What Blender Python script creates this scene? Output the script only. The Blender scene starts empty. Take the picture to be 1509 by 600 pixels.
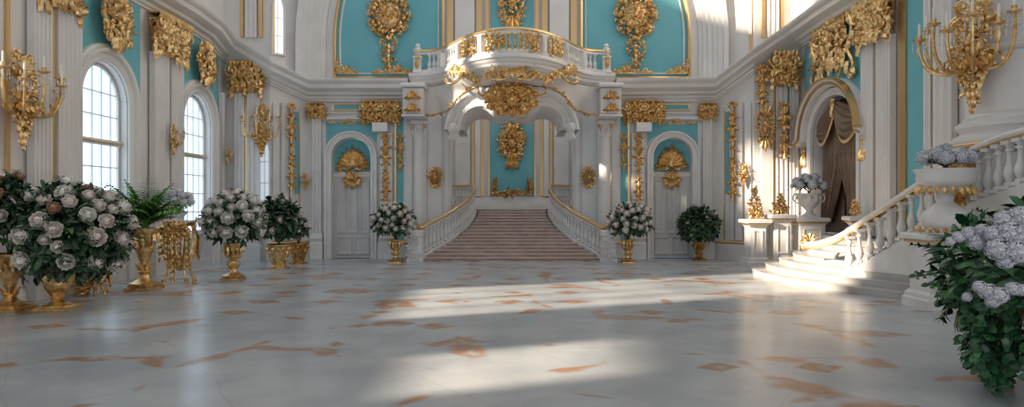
SKY, SUN, EXPO = 1.0, 12.0, 0.10
import bpy, math, random
from math import sin, cos, pi, radians, sqrt, atan2
from mathutils import Vector, Matrix
V = Vector
S = bpy.context.scene
COL = S.collection
F = 1000.0            # focal length in pixels of the 1509 px wide frame
EYE = 1.62
XW = 8.13             # half width of the hall
YB = 20.0             # back wall
def X_(px, d): return (px - 754.5) * d / F
def Z_(py, d): return EYE - (py - 300.0) * d / F

# ------------------------------------------------------------------ materials
def mat(name, col, rough=.5, metal=0.0, spec=.5, **kw):
    m = bpy.data.materials.new(name); m.use_nodes = True
    b = m.node_tree.nodes['Principled BSDF']
    b.inputs['Base Color'].default_value = (*col, 1)
    b.inputs['Roughness'].default_value = rough
    b.inputs['Metallic'].default_value = metal
    b.inputs['Specular IOR Level'].default_value = spec
    for k, v in kw.items(): b.inputs[k.replace('_', ' ')].default_value = v
    return m
def N(m, typ, **kw):
    n = m.node_tree.nodes.new(typ)
    for k, v in kw.items(): setattr(n, k, v)
    return n
def L(m, a, b): m.node_tree.links.new(a, b)
def bsdf(m): return m.node_tree.nodes['Principled BSDF']
def add_noise(m, c1, c2, scale, bump=0.0, bscale=None, detail=6, coord='Object'):
    tc = N(m, 'ShaderNodeTexCoord'); nz = N(m, 'ShaderNodeTexNoise')
    nz.inputs['Scale'].default_value = scale; nz.inputs['Detail'].default_value = detail
    L(m, tc.outputs[coord], nz.inputs['Vector'])
    cr = N(m, 'ShaderNodeValToRGB')
    cr.color_ramp.elements[0].color = (*c1, 1); cr.color_ramp.elements[0].position = .35
    cr.color_ramp.elements[1].color = (*c2, 1); cr.color_ramp.elements[1].position = .65
    L(m, nz.outputs['Fac'], cr.inputs['Fac']); L(m, cr.outputs['Color'], bsdf(m).inputs['Base Color'])
    if bump:
        n2 = N(m, 'ShaderNodeTexNoise'); n2.inputs['Scale'].default_value = bscale or scale * 3; n2.inputs['Detail'].default_value = 4
        L(m, tc.outputs[coord], n2.inputs['Vector'])
        bp = N(m, 'ShaderNodeBump'); bp.inputs['Strength'].default_value = bump; bp.inputs['Distance'].default_value = .02
        L(m, n2.outputs['Fac'], bp.inputs['Height']); L(m, bp.outputs['Normal'], bsdf(m).inputs['Normal'])
    return m
def island(m, stops, rough=None):
    g = N(m, 'ShaderNodeNewGeometry'); cr = N(m, 'ShaderNodeValToRGB')
    e = cr.color_ramp.elements
    while len(e) < len(stops): e.new(.5)
    for i, (p, c) in enumerate(stops): e[i].position = p; e[i].color = (*c, 1)
    L(m, g.outputs['Random Per Island'], cr.inputs['Fac']); L(m, cr.outputs['Color'], bsdf(m).inputs['Base Color'])
    return m
M = {}
M['white'] = add_noise(mat('white_plaster', (.74, .71, .68), .42), (.70, .67, .645), (.78, .755, .73), 1.3, .06, 9)
M['marble'] = add_noise(mat('white_marble', (.8, .78, .75), .25), (.70, .675, .65), (.84, .82, .80), 2.2, 0)
M['teal'] = add_noise(mat('teal_plaster', (.16, .46, .52), .6), (.145, .43, .49), (.175, .49, .55), .8, .03, 30)
M['gold'] = add_noise(mat('gilding', (.80, .46, .15), .34, 1.0), (.58, .35, .13), (.95, .68, .35), 13, .35, 55)
M['gold_trim'] = mat('gilt_moulding', (.74, .50, .24), .34, .8)
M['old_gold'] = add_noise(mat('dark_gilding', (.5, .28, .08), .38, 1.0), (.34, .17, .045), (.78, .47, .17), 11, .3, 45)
M['stone'] = add_noise(mat('carved_stone', (.66, .63, .60), .55), (.58, .55, .52), (.72, .69, .66), 14, .3, 40)
M['door'] = add_noise(mat('painted_door', (.62, .60, .585), .4), (.59, .57, .555), (.66, .64, .625), 1.5)
M['step'] = add_noise(mat('rose_marble', (.42, .29, .235), .3), (.33, .215, .17), (.47, .33, .275), 3.0)
M['lit_tread'] = add_noise(mat('lit_tread_marble', (.74, .66, .6), .25), (.56, .44, .38), (.70, .58, .51), 4.0)  # rose marble treads painted paler for the light caught on their edges
M['leaf'] = island(mat('dark_leaf', (.02, .06, .025), .42), [(0, (.010, .030, .016)), (.5, (.018, .058, .024)), (.85, (.035, .095, .03)), (1, (.09, .15, .04))])
M['leaf_fresh'] = island(mat('fresh_leaf', (.05, .16, .04), .38), [(0, (.06, .18, .04)), (.5, (.13, .34, .08)), (1, (.30, .52, .14))])
M['leaf_ivy'] = island(mat('ivy_leaf', (.02, .1, .03), .36), [(0, (.010, .045, .018)), (.55, (.02, .10, .035)), (1, (.06, .20, .06))])
M['leaf_dry'] = island(mat('ochre_leaf', (.3, .22, .05), .5), [(0, (.14, .10, .02)), (1, (.30, .22, .06))])
M['stem'] = mat('plant_stem', (.03, .05, .02), .6)
M['petal'] = island(mat('blush_petal', (.8, .66, .6), .5), [(0, (.86, .73, .66)), (.5, (.92, .83, .77)), (1, (.95, .91, .86))])
M['petal_pale'] = island(mat('cream_petal', (.86, .80, .73), .5), [(0, (.91, .85, .77)), (.5, (.95, .92, .86)), (1, (.97, .95, .92))])
M['petal_peach'] = island(mat('peach_petal', (.55, .3, .2), .5), [(0, (.46, .24, .16)), (1, (.66, .40, .29))])
M['petal_grey'] = island(mat('lilac_white_petal', (.6, .6, .66), .5), [(0, (.48, .48, .56)), (.5, (.64, .64, .70)), (1, (.78, .78, .82))])
M['stair_marble'] = add_noise(mat('stair_marble', (.5, .48, .45), .3), (.43, .41, .385), (.55, .53, .505), 2.0)
M['velvet'] = add_noise(mat('brown_velvet', (.10, .062, .042), .55, Sheen_Weight=.12), (.18, .115, .073), (.26, .17, .112), 3)
M['wood'] = add_noise(mat('dark_wood', (.06, .032, .02), .4), (.045, .024, .015), (.08, .045, .028), 6)
M['glass'] = mat('crystal', (.95, .96, 1), .05, 0, .5, Transmission_Weight=.85, IOR=1.45)
M['candle'] = mat('candle_wax', (.82, .78, .7), .5)
M['iron'] = mat('dark_metal', (.04, .035, .03), .4, .8)
M['muntin'] = mat('painted_glazing_bar', (.80, .83, .86), .4)
def emis(name, col, k):
    m = bpy.data.materials.new(name); m.use_nodes = True
    b = bsdf(m); b.inputs['Base Color'].default_value = (.5, .5, .5, 1); b.inputs['Roughness'].default_value = .08
    b.inputs['Emission Color'].default_value = (*col, 1); b.inputs['Emission Strength'].default_value = k
    return m
M['daylight'] = emis('bright_window_pane', (.60, .81, 1.0), 1.7)
# ------------------------------------------------------------------ mesh builder
class MB:
    def __init__(s): s.v = []; s.f = []; s.T = None
    def add(s, vs, fs):
        b = len(s.v)
        if s.T is not None: vs = [s.T @ V(p) for p in vs]
        s.v.extend(tuple(p) for p in vs); s.f.extend(tuple(b + i for i in f) for f in fs)
    def box(s, x0, x1, y0, y1, z0, z1, bev=0.0):
        if bev <= 0:
            vs = [(x, y, z) for z in (z0, z1) for y in (y0, y1) for x in (x0, x1)]
            s.add(vs, [(0, 2, 3, 1), (4, 5, 7, 6), (0, 1, 5, 4), (2, 6, 7, 3), (0, 4, 6, 2), (1, 3, 7, 5)])
        else:
            def rect(i, z): return [(x0 + i, y0 + i, z), (x1 - i, y0 + i, z), (x1 - i, y1 - i, z), (x0 + i, y1 - i, z)]
            s.rings([rect(bev, z0), rect(0, z0 + bev), rect(0, z1 - bev), rect(bev, z1)], True, True)
    def rings(s, rs, closed=True, caps=False):
        n = len(rs[0]); vs = [p for r in rs for p in r]; fs = []
        for i in range(len(rs) - 1):
            for j in range(n if closed else n - 1):
                k = (j + 1) % n
                fs.append((i * n + j, i * n + k, (i + 1) * n + k, (i + 1) * n + j))
        if caps:
            fs.append(tuple(range(n - 1, -1, -1))); fs.append(tuple((len(rs) - 1) * n + j for j in range(n)))
        s.add(vs, fs)
    def tube(s, path, r, n=6, flat=1.0):
        path = [V(p) for p in path]; m = len(path)
        rad = r if isinstance(r, (list, tuple)) else [r] * m
        rs = []; up = None
        for i, p in enumerate(path):
            t = (path[min(i + 1, m - 1)] - path[max(i - 1, 0)])
            t = t.normalized() if t.length > 1e-9 else V((0, 0, 1))
            if up is None:
                up = V((0, 1, 0)) if abs(t.y) < .9 else V((1, 0, 0))
            a = (up - t * up.dot(t))
            a = a.normalized() if a.length > 1e-6 else t.orthogonal().normalized()
            b = t.cross(a); up = a
            rs.append([p + (a * cos(2 * pi * k / n) * flat + b * sin(2 * pi * k / n)) * rad[i] for k in range(n)])
        s.rings(rs, True, True)
    def lathe(s, prof, n=16, c=(0, 0, 0), sq=None):
        rs = []
        for r, z in prof:
            rs.append([(c[0] + r * cos(2 * pi * k / n), c[1] + r * sin(2 * pi * k / n), c[2] + z) for k in range(n)])
        s.rings(rs, True, True)
    def squares(s, prof, c=(0, 0, 0), ry=1.0):
        s.rings([[(c[0] - r, c[1] - r * ry, c[2] + z), (c[0] + r, c[1] - r * ry, c[2] + z), (c[0] + r, c[1] + r * ry, c[2] + z), (c[0] - r, c[1] + r * ry, c[2] + z)] for r, z in prof], True, True)
    def blob(s, c, rx, ry, rz, n=8, m=5):
        rs = []
        for i in range(m + 1):
            a = -pi / 2 + pi * i / m; q = max(cos(a), .05)
            rs.append([(c[0] + rx * q * cos(2 * pi * k / n), c[1] + ry * q * sin(2 * pi * k / n), c[2] + rz * sin(a)) for k in range(n)])
        s.rings(rs, True, True)
    def prism(s, pts, z0, z1):
        n = len(pts)
        s.add([(x, y, z0) for x, y in pts] + [(x, y, z1) for x, y in pts],
              [tuple(range(n - 1, -1, -1)), tuple(range(n, 2 * n))] + [(i, (i + 1) % n, n + (i + 1) % n, n + i) for i in range(n)])
    def plate(s, pts, y0, y1):      # outline in x,z, from depth y0 (front) to y1
        n = len(pts)
        s.add([(x, y0, z) for x, z in pts] + [(x, y1, z) for x, z in pts],
              [tuple(range(n)), tuple(range(2 * n - 1, n - 1, -1))] + [(i, n + i, n + (i + 1) % n, (i + 1) % n) for i in range(n)])
    def frames(s, path, A, B, prof, closed=False, caps=True):
        rs = [[V(p) + V(a) * u + V(b) * v for u, v in prof] for p, a, b in zip(path, A, B)]
        if closed: rs.append(rs[0])
        s.rings(rs, True, caps and not closed)
    def build(s, name, m, parent=None, loc=(0, 0, 0), rz=0.0, smooth=38):
        me = bpy.data.meshes.new(name); me.from_pydata(s.v, [], s.f)
        mm = M[m] if isinstance(m, str) else m
        me.materials.append(mm)
        if smooth:
            me.polygons.foreach_set('use_smooth', [True] * len(me.polygons))
            me.set_sharp_from_angle(angle=radians(smooth))
        me.update()
        o = bpy.data.objects.new(name, me); COL.objects.link(o)
        o.location = loc; o.rotation_euler = (0, 0, rz)
        if parent: o.parent = parent
        return o
def tag(o, label, cat, group=None, kind=None):
    o['label'] = label; o['category'] = cat
    if group: o['group'] = group
    if kind: o['kind'] = kind
    return o
def root(name, label, cat, loc=(0, 0, 0), rz=0.0, group=None, kind=None):
    o = bpy.data.objects.new(name, None); COL.objects.link(o); o.empty_display_size = .1
    o.location = loc; o.rotation_euler = (0, 0, rz)
    return tag(o, label, cat, group, kind)
def struct(o, label, cat): return tag(o, label, cat, None, 'structure')
def share(name, src, parent, loc=(0, 0, 0), rot=(0, 0, 0), sc=(1, 1, 1)):
    o = bpy.data.objects.new(name, src); COL.objects.link(o); o.parent = parent
    o.location = loc; o.rotation_euler = rot; o.scale = sc
    return o
def cat_rom(pts, k=8):
    pts = [V(p) for p in pts]; out = []
    for i in range(len(pts) - 1):
        p0 = pts[max(i - 1, 0)]; p1 = pts[i]; p2 = pts[i + 1]; p3 = pts[min(i + 2, len(pts) - 1)]
        for j in range(k):
            t = j / k
            out.append(.5 * ((2 * p1) + (p2 - p0) * t + (2 * p0 - 5 * p1 + 4 * p2 - p3) * t * t + (3 * p1 - p0 - 3 * p2 + p3) * t ** 3))
    out.append(pts[-1]); return out
def sweep_h(mb, path, prof, side=1, closed=False):
    """profile (out, up) along a path whose sideways normal lies in the horizontal plane"""
    path = [V(p) for p in path]; n = len(path); A = []
    for i in range(n):
        ns = []
        for a, b in ((i - 1, i), (i, i + 1)):
            if a < 0 or b >= n: continue
            t = path[b] - path[a]; t.z = 0
            if t.length < 1e-6: continue
            t.normalize(); ns.append(V((t.y, -t.x, 0)) * side)
        m = sum(ns, V((0, 0, 0))); m.normalize()
        k = max(m.dot(ns[0]), .35); A.append(m / k)
    mb.frames(path, A, [V((0, 0, 1))] * n, prof, closed)
def arch_path(hw, zs, zb, n=16, rise=None):
    """local x,z path, up one side, over the arch and down"""
    r = rise or hw
    p = [(-hw, zb)] + [(-hw * cos(pi * i / n), zs + r * sin(pi * i / n)) for i in range(n + 1)] + [(hw, zb)]
    return p
def sweep_v(mb, path, prof, closed=False, cx=0.0, y=0.0):
    """profile (outwards in the x,z plane, forward = -y) along a planar x,z path; outwards = to the left of travel"""
    n = len(path); A = []
    for i in range(n):
        ns = []
        rng = ((i - 1, i), (i, i + 1))
        for a, b in rng:
            if not closed and (a < 0 or b >= n): continue
            a %= n; b %= n
            t = V((path[b][0] - path[a][0], 0, path[b][1] - path[a][1]))
            if t.length < 1e-6: continue
            t.normalize(); ns.append(V((-t.z, 0, t.x)))
        m = sum(ns, V((0, 0, 0))); m.normalize(); A.append(m / max(m.dot(ns[0]), .35))
    mb.frames([V((cx + x, y, z)) for x, z in path], A, [V((0, -1, 0))] * n, prof, closed)
def wall_open(mb, u0, u1, z0, z1, ops, th, m=16, top=None):
    """wall in local x (u) and z, front at y=0, back at y=th; ops: (uc, half width, z bottom, z spring, rise) sorted by u"""
    def both(q):
        mb.add([(u, 0, z) for u, z in q], [tuple(range(len(q)))])
        mb.add([(u, th, z) for u, z in q], [tuple(range(len(q) - 1, -1, -1))])
    def reveal(pts):
        for a, b in zip(pts, pts[1:]):
            mb.add([(a[0], 0, a[1]), (b[0], 0, b[1]), (b[0], th, b[1]), (a[0], th, a[1])], [(0, 1, 2, 3)])
    cur = u0
    for uc, hw, zb, zs, rise in ops:
        a, b = uc - hw, uc + hw
        both([(cur, z0), (a, z0), (a, z1), (cur, z1)])
        if zb > z0 + 1e-4: both([(a, z0), (b, z0), (b, zb), (a, zb)])
        arc = [(uc - hw * cos(pi * i / m), zs + rise * sin(pi * i / m)) for i in range(m + 1)] if rise > 0 else [(a, zs), (b, zs)]
        for p, q in zip(arc, arc[1:]): both([p, q, (q[0], z1), (p[0], z1)])
        reveal([(a, zb)] + arc + [(b, zb)] + ([(a, zb)] if zb > z0 + 1e-4 else []))
        cur = b
    both([(cur, z0), (u1, z0), (u1, z1), (cur, z1)])
    e = [(u0, z0), (u1, z0), (u1, z1), (u0, z1), (u0, z0)]
    reveal(e)
LEFT, RIGHT = radians(90), radians(-90)     # facing of things hung on the window wall / the curtain door wall
def lpos(d, z, off): return (-XW + off, d, z)
def rpos(d, z, off): return (XW - off, d, z)
# ------------------------------------------------------------------ gilt ornament vocabulary; local x right, z up, out of the wall = -y
def acanthus(mb, u, v, ang, Ln, W, w0=.02, rise=.05, curl=.06, lobes=3, bend=0.0):
    n = 2 * lobes + 1; vs = []; a = ang; pu, pv = u, v
    for i in range(n + 1):
        t = i / n
        hw = W * .5 * (sin(pi * (.12 + .86 * t)) ** .8) * (1.0 if i % 2 else .66)
        if i == n: hw = W * .06
        w = w0 + rise * sin(pi * min(t * .9, 1)) + curl * t * t
        nx, nz = -sin(a), cos(a)
        vs += [(pu + nx * hw, -(w - .18 * W), pv + nz * hw), (pu, -(w + .14 * W), pv), (pu - nx * hw, -(w - .18 * W), pv - nz * hw)]
        a += bend / n
        pu += cos(a) * Ln / n; pv += sin(a) * Ln / n
    fs = []
    for i in range(n):
        b = 3 * i
        fs += [(b, b + 1, b + 4, b + 3), (b + 1, b + 2, b + 5, b + 4)]
    mb.add(vs, fs)
def scroll(mb, u, v, r, ang, turns=1.3, sgn=1, th=.03, w=.05, n=6):
    """spiral ending in an eye at (u, v), its tail leaving at radius r in direction ang"""
    k = int(14 * turns); pts = []; rad = []
    for i in range(k + 1):
        t = i / k; a = ang + sgn * 2 * pi * turns * (1 - t); q = r * (1 - t) * .92 + r * .1
        pts.append((u + q * cos(a), -(w + .5 * th * t), v + q * sin(a))); rad.append(th * (.55 + .55 * t))
    pts.reverse(); rad.reverse()
    mb.tube(pts, rad, n)
    mb.blob((u, -(w + .5 * th), v), th * 1.5, th * 1.3, th * 1.5, 6, 4)
def swirl(mb, pts, r0, r1, w=.04, n=6, k=6):
    p = cat_rom([(a, -w, b) for a, b in pts], k); m = len(p)
    mb.tube(p, [r0 + (r1 - r0) * i / (m - 1) for i in range(m)], n)
def rosette(mb, u, v, r, w=.04, n=7):
    for i in range(n): acanthus(mb, u, v, 2 * pi * i / n, r, r * .75, w, r * .25, r * .1, 1)
    mb.blob((u, -(w + r * .3), v), r * .3, r * .25, r * .3, 7, 4)
def beads(mb, pts, r, w=.03):
    for u, v in pts: mb.blob((u, -w, v), r, r, r, 6, 4)
def clump(mb, rng, inside, x0, x1, z0, z1, n, size, dome=.12, w0=.02, cz=None):
    cx = (x0 + x1) / 2; cz = (z0 + z1) / 2 if cz is None else cz
    R = max(x1 - x0, z1 - z0) / 2; c = 0; tries = 0
    while c < n and tries < n * 30:
        tries += 1
        u, v = rng.uniform(x0, x1), rng.uniform(z0, z1)
        if not inside(u, v): continue
        a = atan2(v - cz, u - cx) + rng.gauss(0, .8)
        q = sqrt((u - cx) ** 2 + (v - cz) ** 2) / R
        w = w0 + dome * max(0, 1 - q * q)
        s = size * rng.uniform(.65, 1.35)
        if rng.random() < .22: scroll(mb, u, v, s * .5, a, 1.2, rng.choice((-1, 1)), s * .1, w + .02, 5)
        elif rng.random() < .12: mb.blob((u, -(w + .03), v), s * .2, s * .2, s * .2, 6, 4)
        else: acanthus(mb, u, v, a, s * 1.2, s * .7, w, s * .25, s * .3 * rng.random(), 2, rng.gauss(0, .7))
        c += 1
def mirrored(fn):
    return fn
def cartouche(w, h, seed, crown=True, n=60):
    mb = MB(); r = random.Random(seed)
    mb.blob((0, -.05, 0), w * .15, .09, h * .13, 12, 6)
    rosette(mb, 0, 0, w * .17, .13, 8); rosette(mb, 0, h * .3, w * .12, .10, 6)
    for i in range(14):
        a = 2 * pi * i / 14; acanthus(mb, w * .14 * cos(a), h * .13 * sin(a), a + r.gauss(0, .5), w * .17, w * .11, .08, .04, .05 * r.random(), 2, r.gauss(0, .8))
    for s in (-1, 1):
        swirl(mb, [(s * w * .1, h * .3), (s * w * .34, h * .26), (s * w * .40, h * .06), (s * w * .30, -h * .12), (s * w * .22, -h * .26)], w * .035, w * .05, .06)
        scroll(mb, s * w * .33, h * .27, w * .12, 0 if s > 0 else pi, 1.4, s, w * .032, .07)
        scroll(mb, s * w * .25, -h * .27, w * .11, 0 if s > 0 else pi, 1.4, -s, w * .032, .07)
        for k in range(7):
            a = pi / 2 - s * (.3 + .36 * k)
            acanthus(mb, .2 * w * cos(a), .24 * h * sin(a), a + s * r.uniform(.0, .6), w * r.uniform(.2, .34), w * .14, .03, .06, .06, 3, -s * r.uniform(.5, 1.1))
            scroll(mb, w * r.uniform(.28, .40) * cos(a), h * .33 * sin(a), w * r.uniform(.06, .1), a, 1.4, r.choice((-1, 1)), w * .02, .06, 5)
    for k in (-1, 0, 1):
        acanthus(mb, 0, h * .2, pi / 2 + k * .45, h * .3, w * .22, .05, .08, .06, 3)
        acanthus(mb, 0, -h * .18, -pi / 2 + k * .4, h * .32, w * .2, .04, .06, .05, 3)
    clump(mb, r, lambda u, v: .25 < (u / (w * .46)) ** 2 + (v / (h * .46)) ** 2 < 1, -w / 2, w / 2, -h / 2, h / 2, int(n * 1.5), w * .105, .09)
    return mb
def medallion(R, hp, seed):
    """round wreath medallion with a pendant drop below"""
    mb = MB(); r = random.Random(seed)
    mb.blob((0, -.03, 0), R * .62, .14, R * .68, 18, 6)
    rosette(mb, 0, 0, R * .34, .12, 9); clump(mb, r, lambda u, v: u * u + v * v < (R * .6) ** 2, -R * .6, R * .6, -R * .6, R * .6, 60, R * .17, .05, .12)
    for ring, (q, sz, w, n) in enumerate(((.62, .34, .10, 20), (.8, .36, .05, 22))):
        for i in range(n):
            a = 2 * pi * i / n + ring * .1
            acanthus(mb, R * q * cos(a), R * q * sin(a) * 1.05, a + r.gauss(0, .45), R * sz, R * .24, w, .05, .07 * r.random(), 2, r.gauss(0, .8))
    for s in (-1, 1):
        for z, q in ((.72, .16), (-.62, .18), (.1, .14)):
            scroll(mb, s * R * (.95 - .5 * abs(z) ** 2), z * R, R * q, 0 if s > 0 else pi, 1.3, s, R * .045, .08)
    for k in range(-2, 3): acanthus(mb, 0, R * .8, pi / 2 + k * .38, R * .45, R * .25, .06, .06, .05)
    beads(mb, [(R * .55 * cos(2 * pi * i / 26), R * .58 * sin(2 * pi * i / 26)) for i in range(26)], R * .04, .15)
    clump(mb, r, lambda u, v: .35 < (u / R) ** 2 + (v / R) ** 2 < 1, -R, R, -R, R, 70, R * .2, .1)
    # neck and pendant
    z = -R * 1.0
    for k in (-1, 0, 1): acanthus(mb, 0, z + R * .05, -pi / 2 + k * .5, R * .32, R * .2, .05, .05, .02)
    zt = -R * 1.18; hh = hp
    for s in (-1, 1): scroll(mb, s * R * .36, zt - hh * .1, R * .15, pi if s > 0 else 0, 1.3, s, R * .04, .06)
    clump(mb, r, lambda u, v: abs(u) < R * .46 * (1 - (zt - v) / hh) ** .7 + .01 and v > zt - hh, -R * .46, R * .46, zt - hh, zt, 60, R * .18, .08, .02, zt)
    for i in range(5): acanthus(mb, 0, zt - hh * (.1 + .17 * i), -pi / 2, hh * .28, R * .22 * (1 - .15 * i), .08, .04, .03)
    return mb
def drop(w, h, seed, n=7):
    """vertical festoon hanging downwards from z = 0 to -h"""
    mb = MB(); r = random.Random(seed)
    mb.tube([(0, -.03, 0), (0, -.03, -h)], .012, 5)
    for k in (-1, 1): scroll(mb, k * w * .3, -h * .03, w * .2, pi if k > 0 else 0, 1.3, k, w * .06, .04)
    for i in range(n):
        t = i / max(n - 1, 1); z = -h * (.03 + .86 * t); q = .65 + .55 * sin(pi * (.1 + 1.6 * t)) ** 2 * (1 - .4 * t)
        for s in (-1, 1):
            acanthus(mb, 0, z, -pi / 2 + s * r.uniform(.5, .9), w * .62 * q, w * .36 * q, .03, .05, .05, 2, s * .6)
            acanthus(mb, 0, z, pi / 2 + s * r.uniform(.7, 1.1), w * .42 * q, w * .3 * q, .03, .04, .05, 2, -s * .6)
        acanthus(mb, 0, z, -pi / 2, h / n * 1.1, w * .32 * q, .05, .05, .02)
    for t in (.32, .62): rosette(mb, 0, -h * t, w * .3, .07, 6)
    acanthus(mb, 0, -h * .88, -pi / 2, h * .12, w * .25, .03, .03, .02)
    return mb
def crest(w, h, seed, n=30):
    """rocaille spray, wider than high, symmetric, base at z = 0"""
    mb = MB(); r = random.Random(seed)
    for i in range(9):
        a = pi * (.1 + .8 * i / 8); acanthus(mb, 0, h * .15, a, h * (.5 + .35 * sin(a)), h * .24, .06, .05, .06)
    mb.blob((0, -.06, h * .28), h * .17, .08, h * .2, 10, 5)
    for s in (-1, 1):
        scroll(mb, s * w * .22, h * .24, h * .2, 0 if s > 0 else pi, 1.5, s, h * .055, .05)
        swirl(mb, [(s * w * .1, h * .1), (s * w * .25, h * .02), (s * w * .38, h * .1), (s * w * .46, h * .3), (s * w * .4, h * .42)], h * .06, h * .03, .05)
        for k in range(4): acanthus(mb, s * w * (.12 + .1 * k), h * .1, pi / 2 - s * (.3 + .25 * k), h * (.55 - .08 * k), h * .22, .03, .05, .05, 3, -s * .6)
    clump(mb, r, lambda u, v: (u / (w * .5)) ** 2 + ((v - h * .1) / (h * .85)) ** 2 < 1 and v > 0, -w / 2, w / 2, 0, h, n, h * .16, .06)
    return mb
def capital_mesh(w, h, dep, seed, swags=True):
    """gilded pilaster capital: leafy bell, corner volutes, abacus; base at z = 0, back at y = 0"""
    mb = MB(); r = random.Random(seed)
    mb.rings([[(-w * q, -.004, z), (w * q, -.004, z), (w * q, -dep * e, z), (-w * q, -dep * e, z)] for q, e, z in ((.40, .35, 0), (.40, .4, h * .5), (.48, .7, h * .86))], True, True)
    mb.box(-w * .53, w * .53, -dep * .9, -.004, h * .95, h, .01)
    for i in range(int(w / .1) + 1): acanthus(mb, -w * .5 + i * w / int(w / .1), h * .84, pi / 2, h * .2, .13, dep * .85, .03, .04, 2)
    nl = max(4, int(w / .16))
    for row, (z, ln, q) in enumerate(((0, .48, .5), (h * .3, .5, .62))):
        for i in range(nl + row):
            u = -w * .42 + w * .84 * (i + .5 * (1 - row)) / (nl if row else nl)
            if abs(u) > w * .45: continue
            acanthus(mb, u, z, pi / 2, h * ln, w / nl * 1.15, dep * q * .8, dep * .12, dep * .45, 3)
    for s in (-1, 1):
        scroll(mb, s * w * .46, h * .72, h * .2, pi / 2 + s * pi / 2, 1.5, s, h * .05, dep * .8)
        scroll(mb, s * w * .15, h * .74, h * .13, pi / 2 - s * pi / 2, 1.4, -s, h * .035, dep * .8)
        for k in range(3): acanthus(mb, s * w * .47, h * (.2 + .22 * k), pi / 2 - s * .9, h * .3, h * .22, dep * .4, .04, .05, 2, -s * .8)
        if swags:
            for k in range(3): acanthus(mb, s * w * .48, h * .5 - h * .2 * k, -pi / 2 + s * .25, h * .34, h * .2, dep * .5, .03, .03, 2)
    rosette(mb, 0, h * .8, h * .15, dep * .95, 6)
    clamp(mb)
    clump(mb, r, lambda u, v: True, -w * .45, w * .45, h * .05, h * .8, int(60 * w / .6), h * .19, .05, dep * .6)
    return mb
def scroll_band(w, h, seed, corner=0):
    """low scroll border along a sill, base at z = 0; corner = -1/1 adds a raised scroll at that end"""
    mb = MB(); r = random.Random(seed)
    swirl(mb, [(-w / 2, h * .12), (-w / 4, h * .2), (0, h * .1), (w / 4, h * .2), (w / 2, h * .12)], h * .07, h * .07, .03)
    for s in (-1, 1):
        scroll(mb, s * w * .14, h * .3, h * .26, pi if s > 0 else 0, 1.3, s, h * .07, .035)
        scroll(mb, s * w * .36, h * .32, h * .28, 0 if s > 0 else pi, 1.4, -s, h * .07, .035)
        for k in range(4): acanthus(mb, s * w * (.06 + .11 * k), h * .15, pi / 2 - s * (.5 + .2 * k), h * .6, h * .3, .02, .03, .03, 2, -s * .8)
    for k in (-1, 0, 1): acanthus(mb, 0, h * .1, pi / 2 + k * .5, h * .85, h * .35, .03, .03, .03)
    if corner:
        s = corner
        scroll(mb, s * w * .42, h * .75, h * .42, pi / 2, 1.3, s, h * .08, .03)
        for k in range(4): acanthus(mb, s * w * .46, h * (.2 + .3 * k), pi / 2 - s * .2, h * .5, h * .3, .03, .03, .04, 2, s * .6)
    return mb
def clamp(mb, y=-.004): mb.v = [(a, min(b, y), c) for a, b, c in mb.v]
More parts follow.
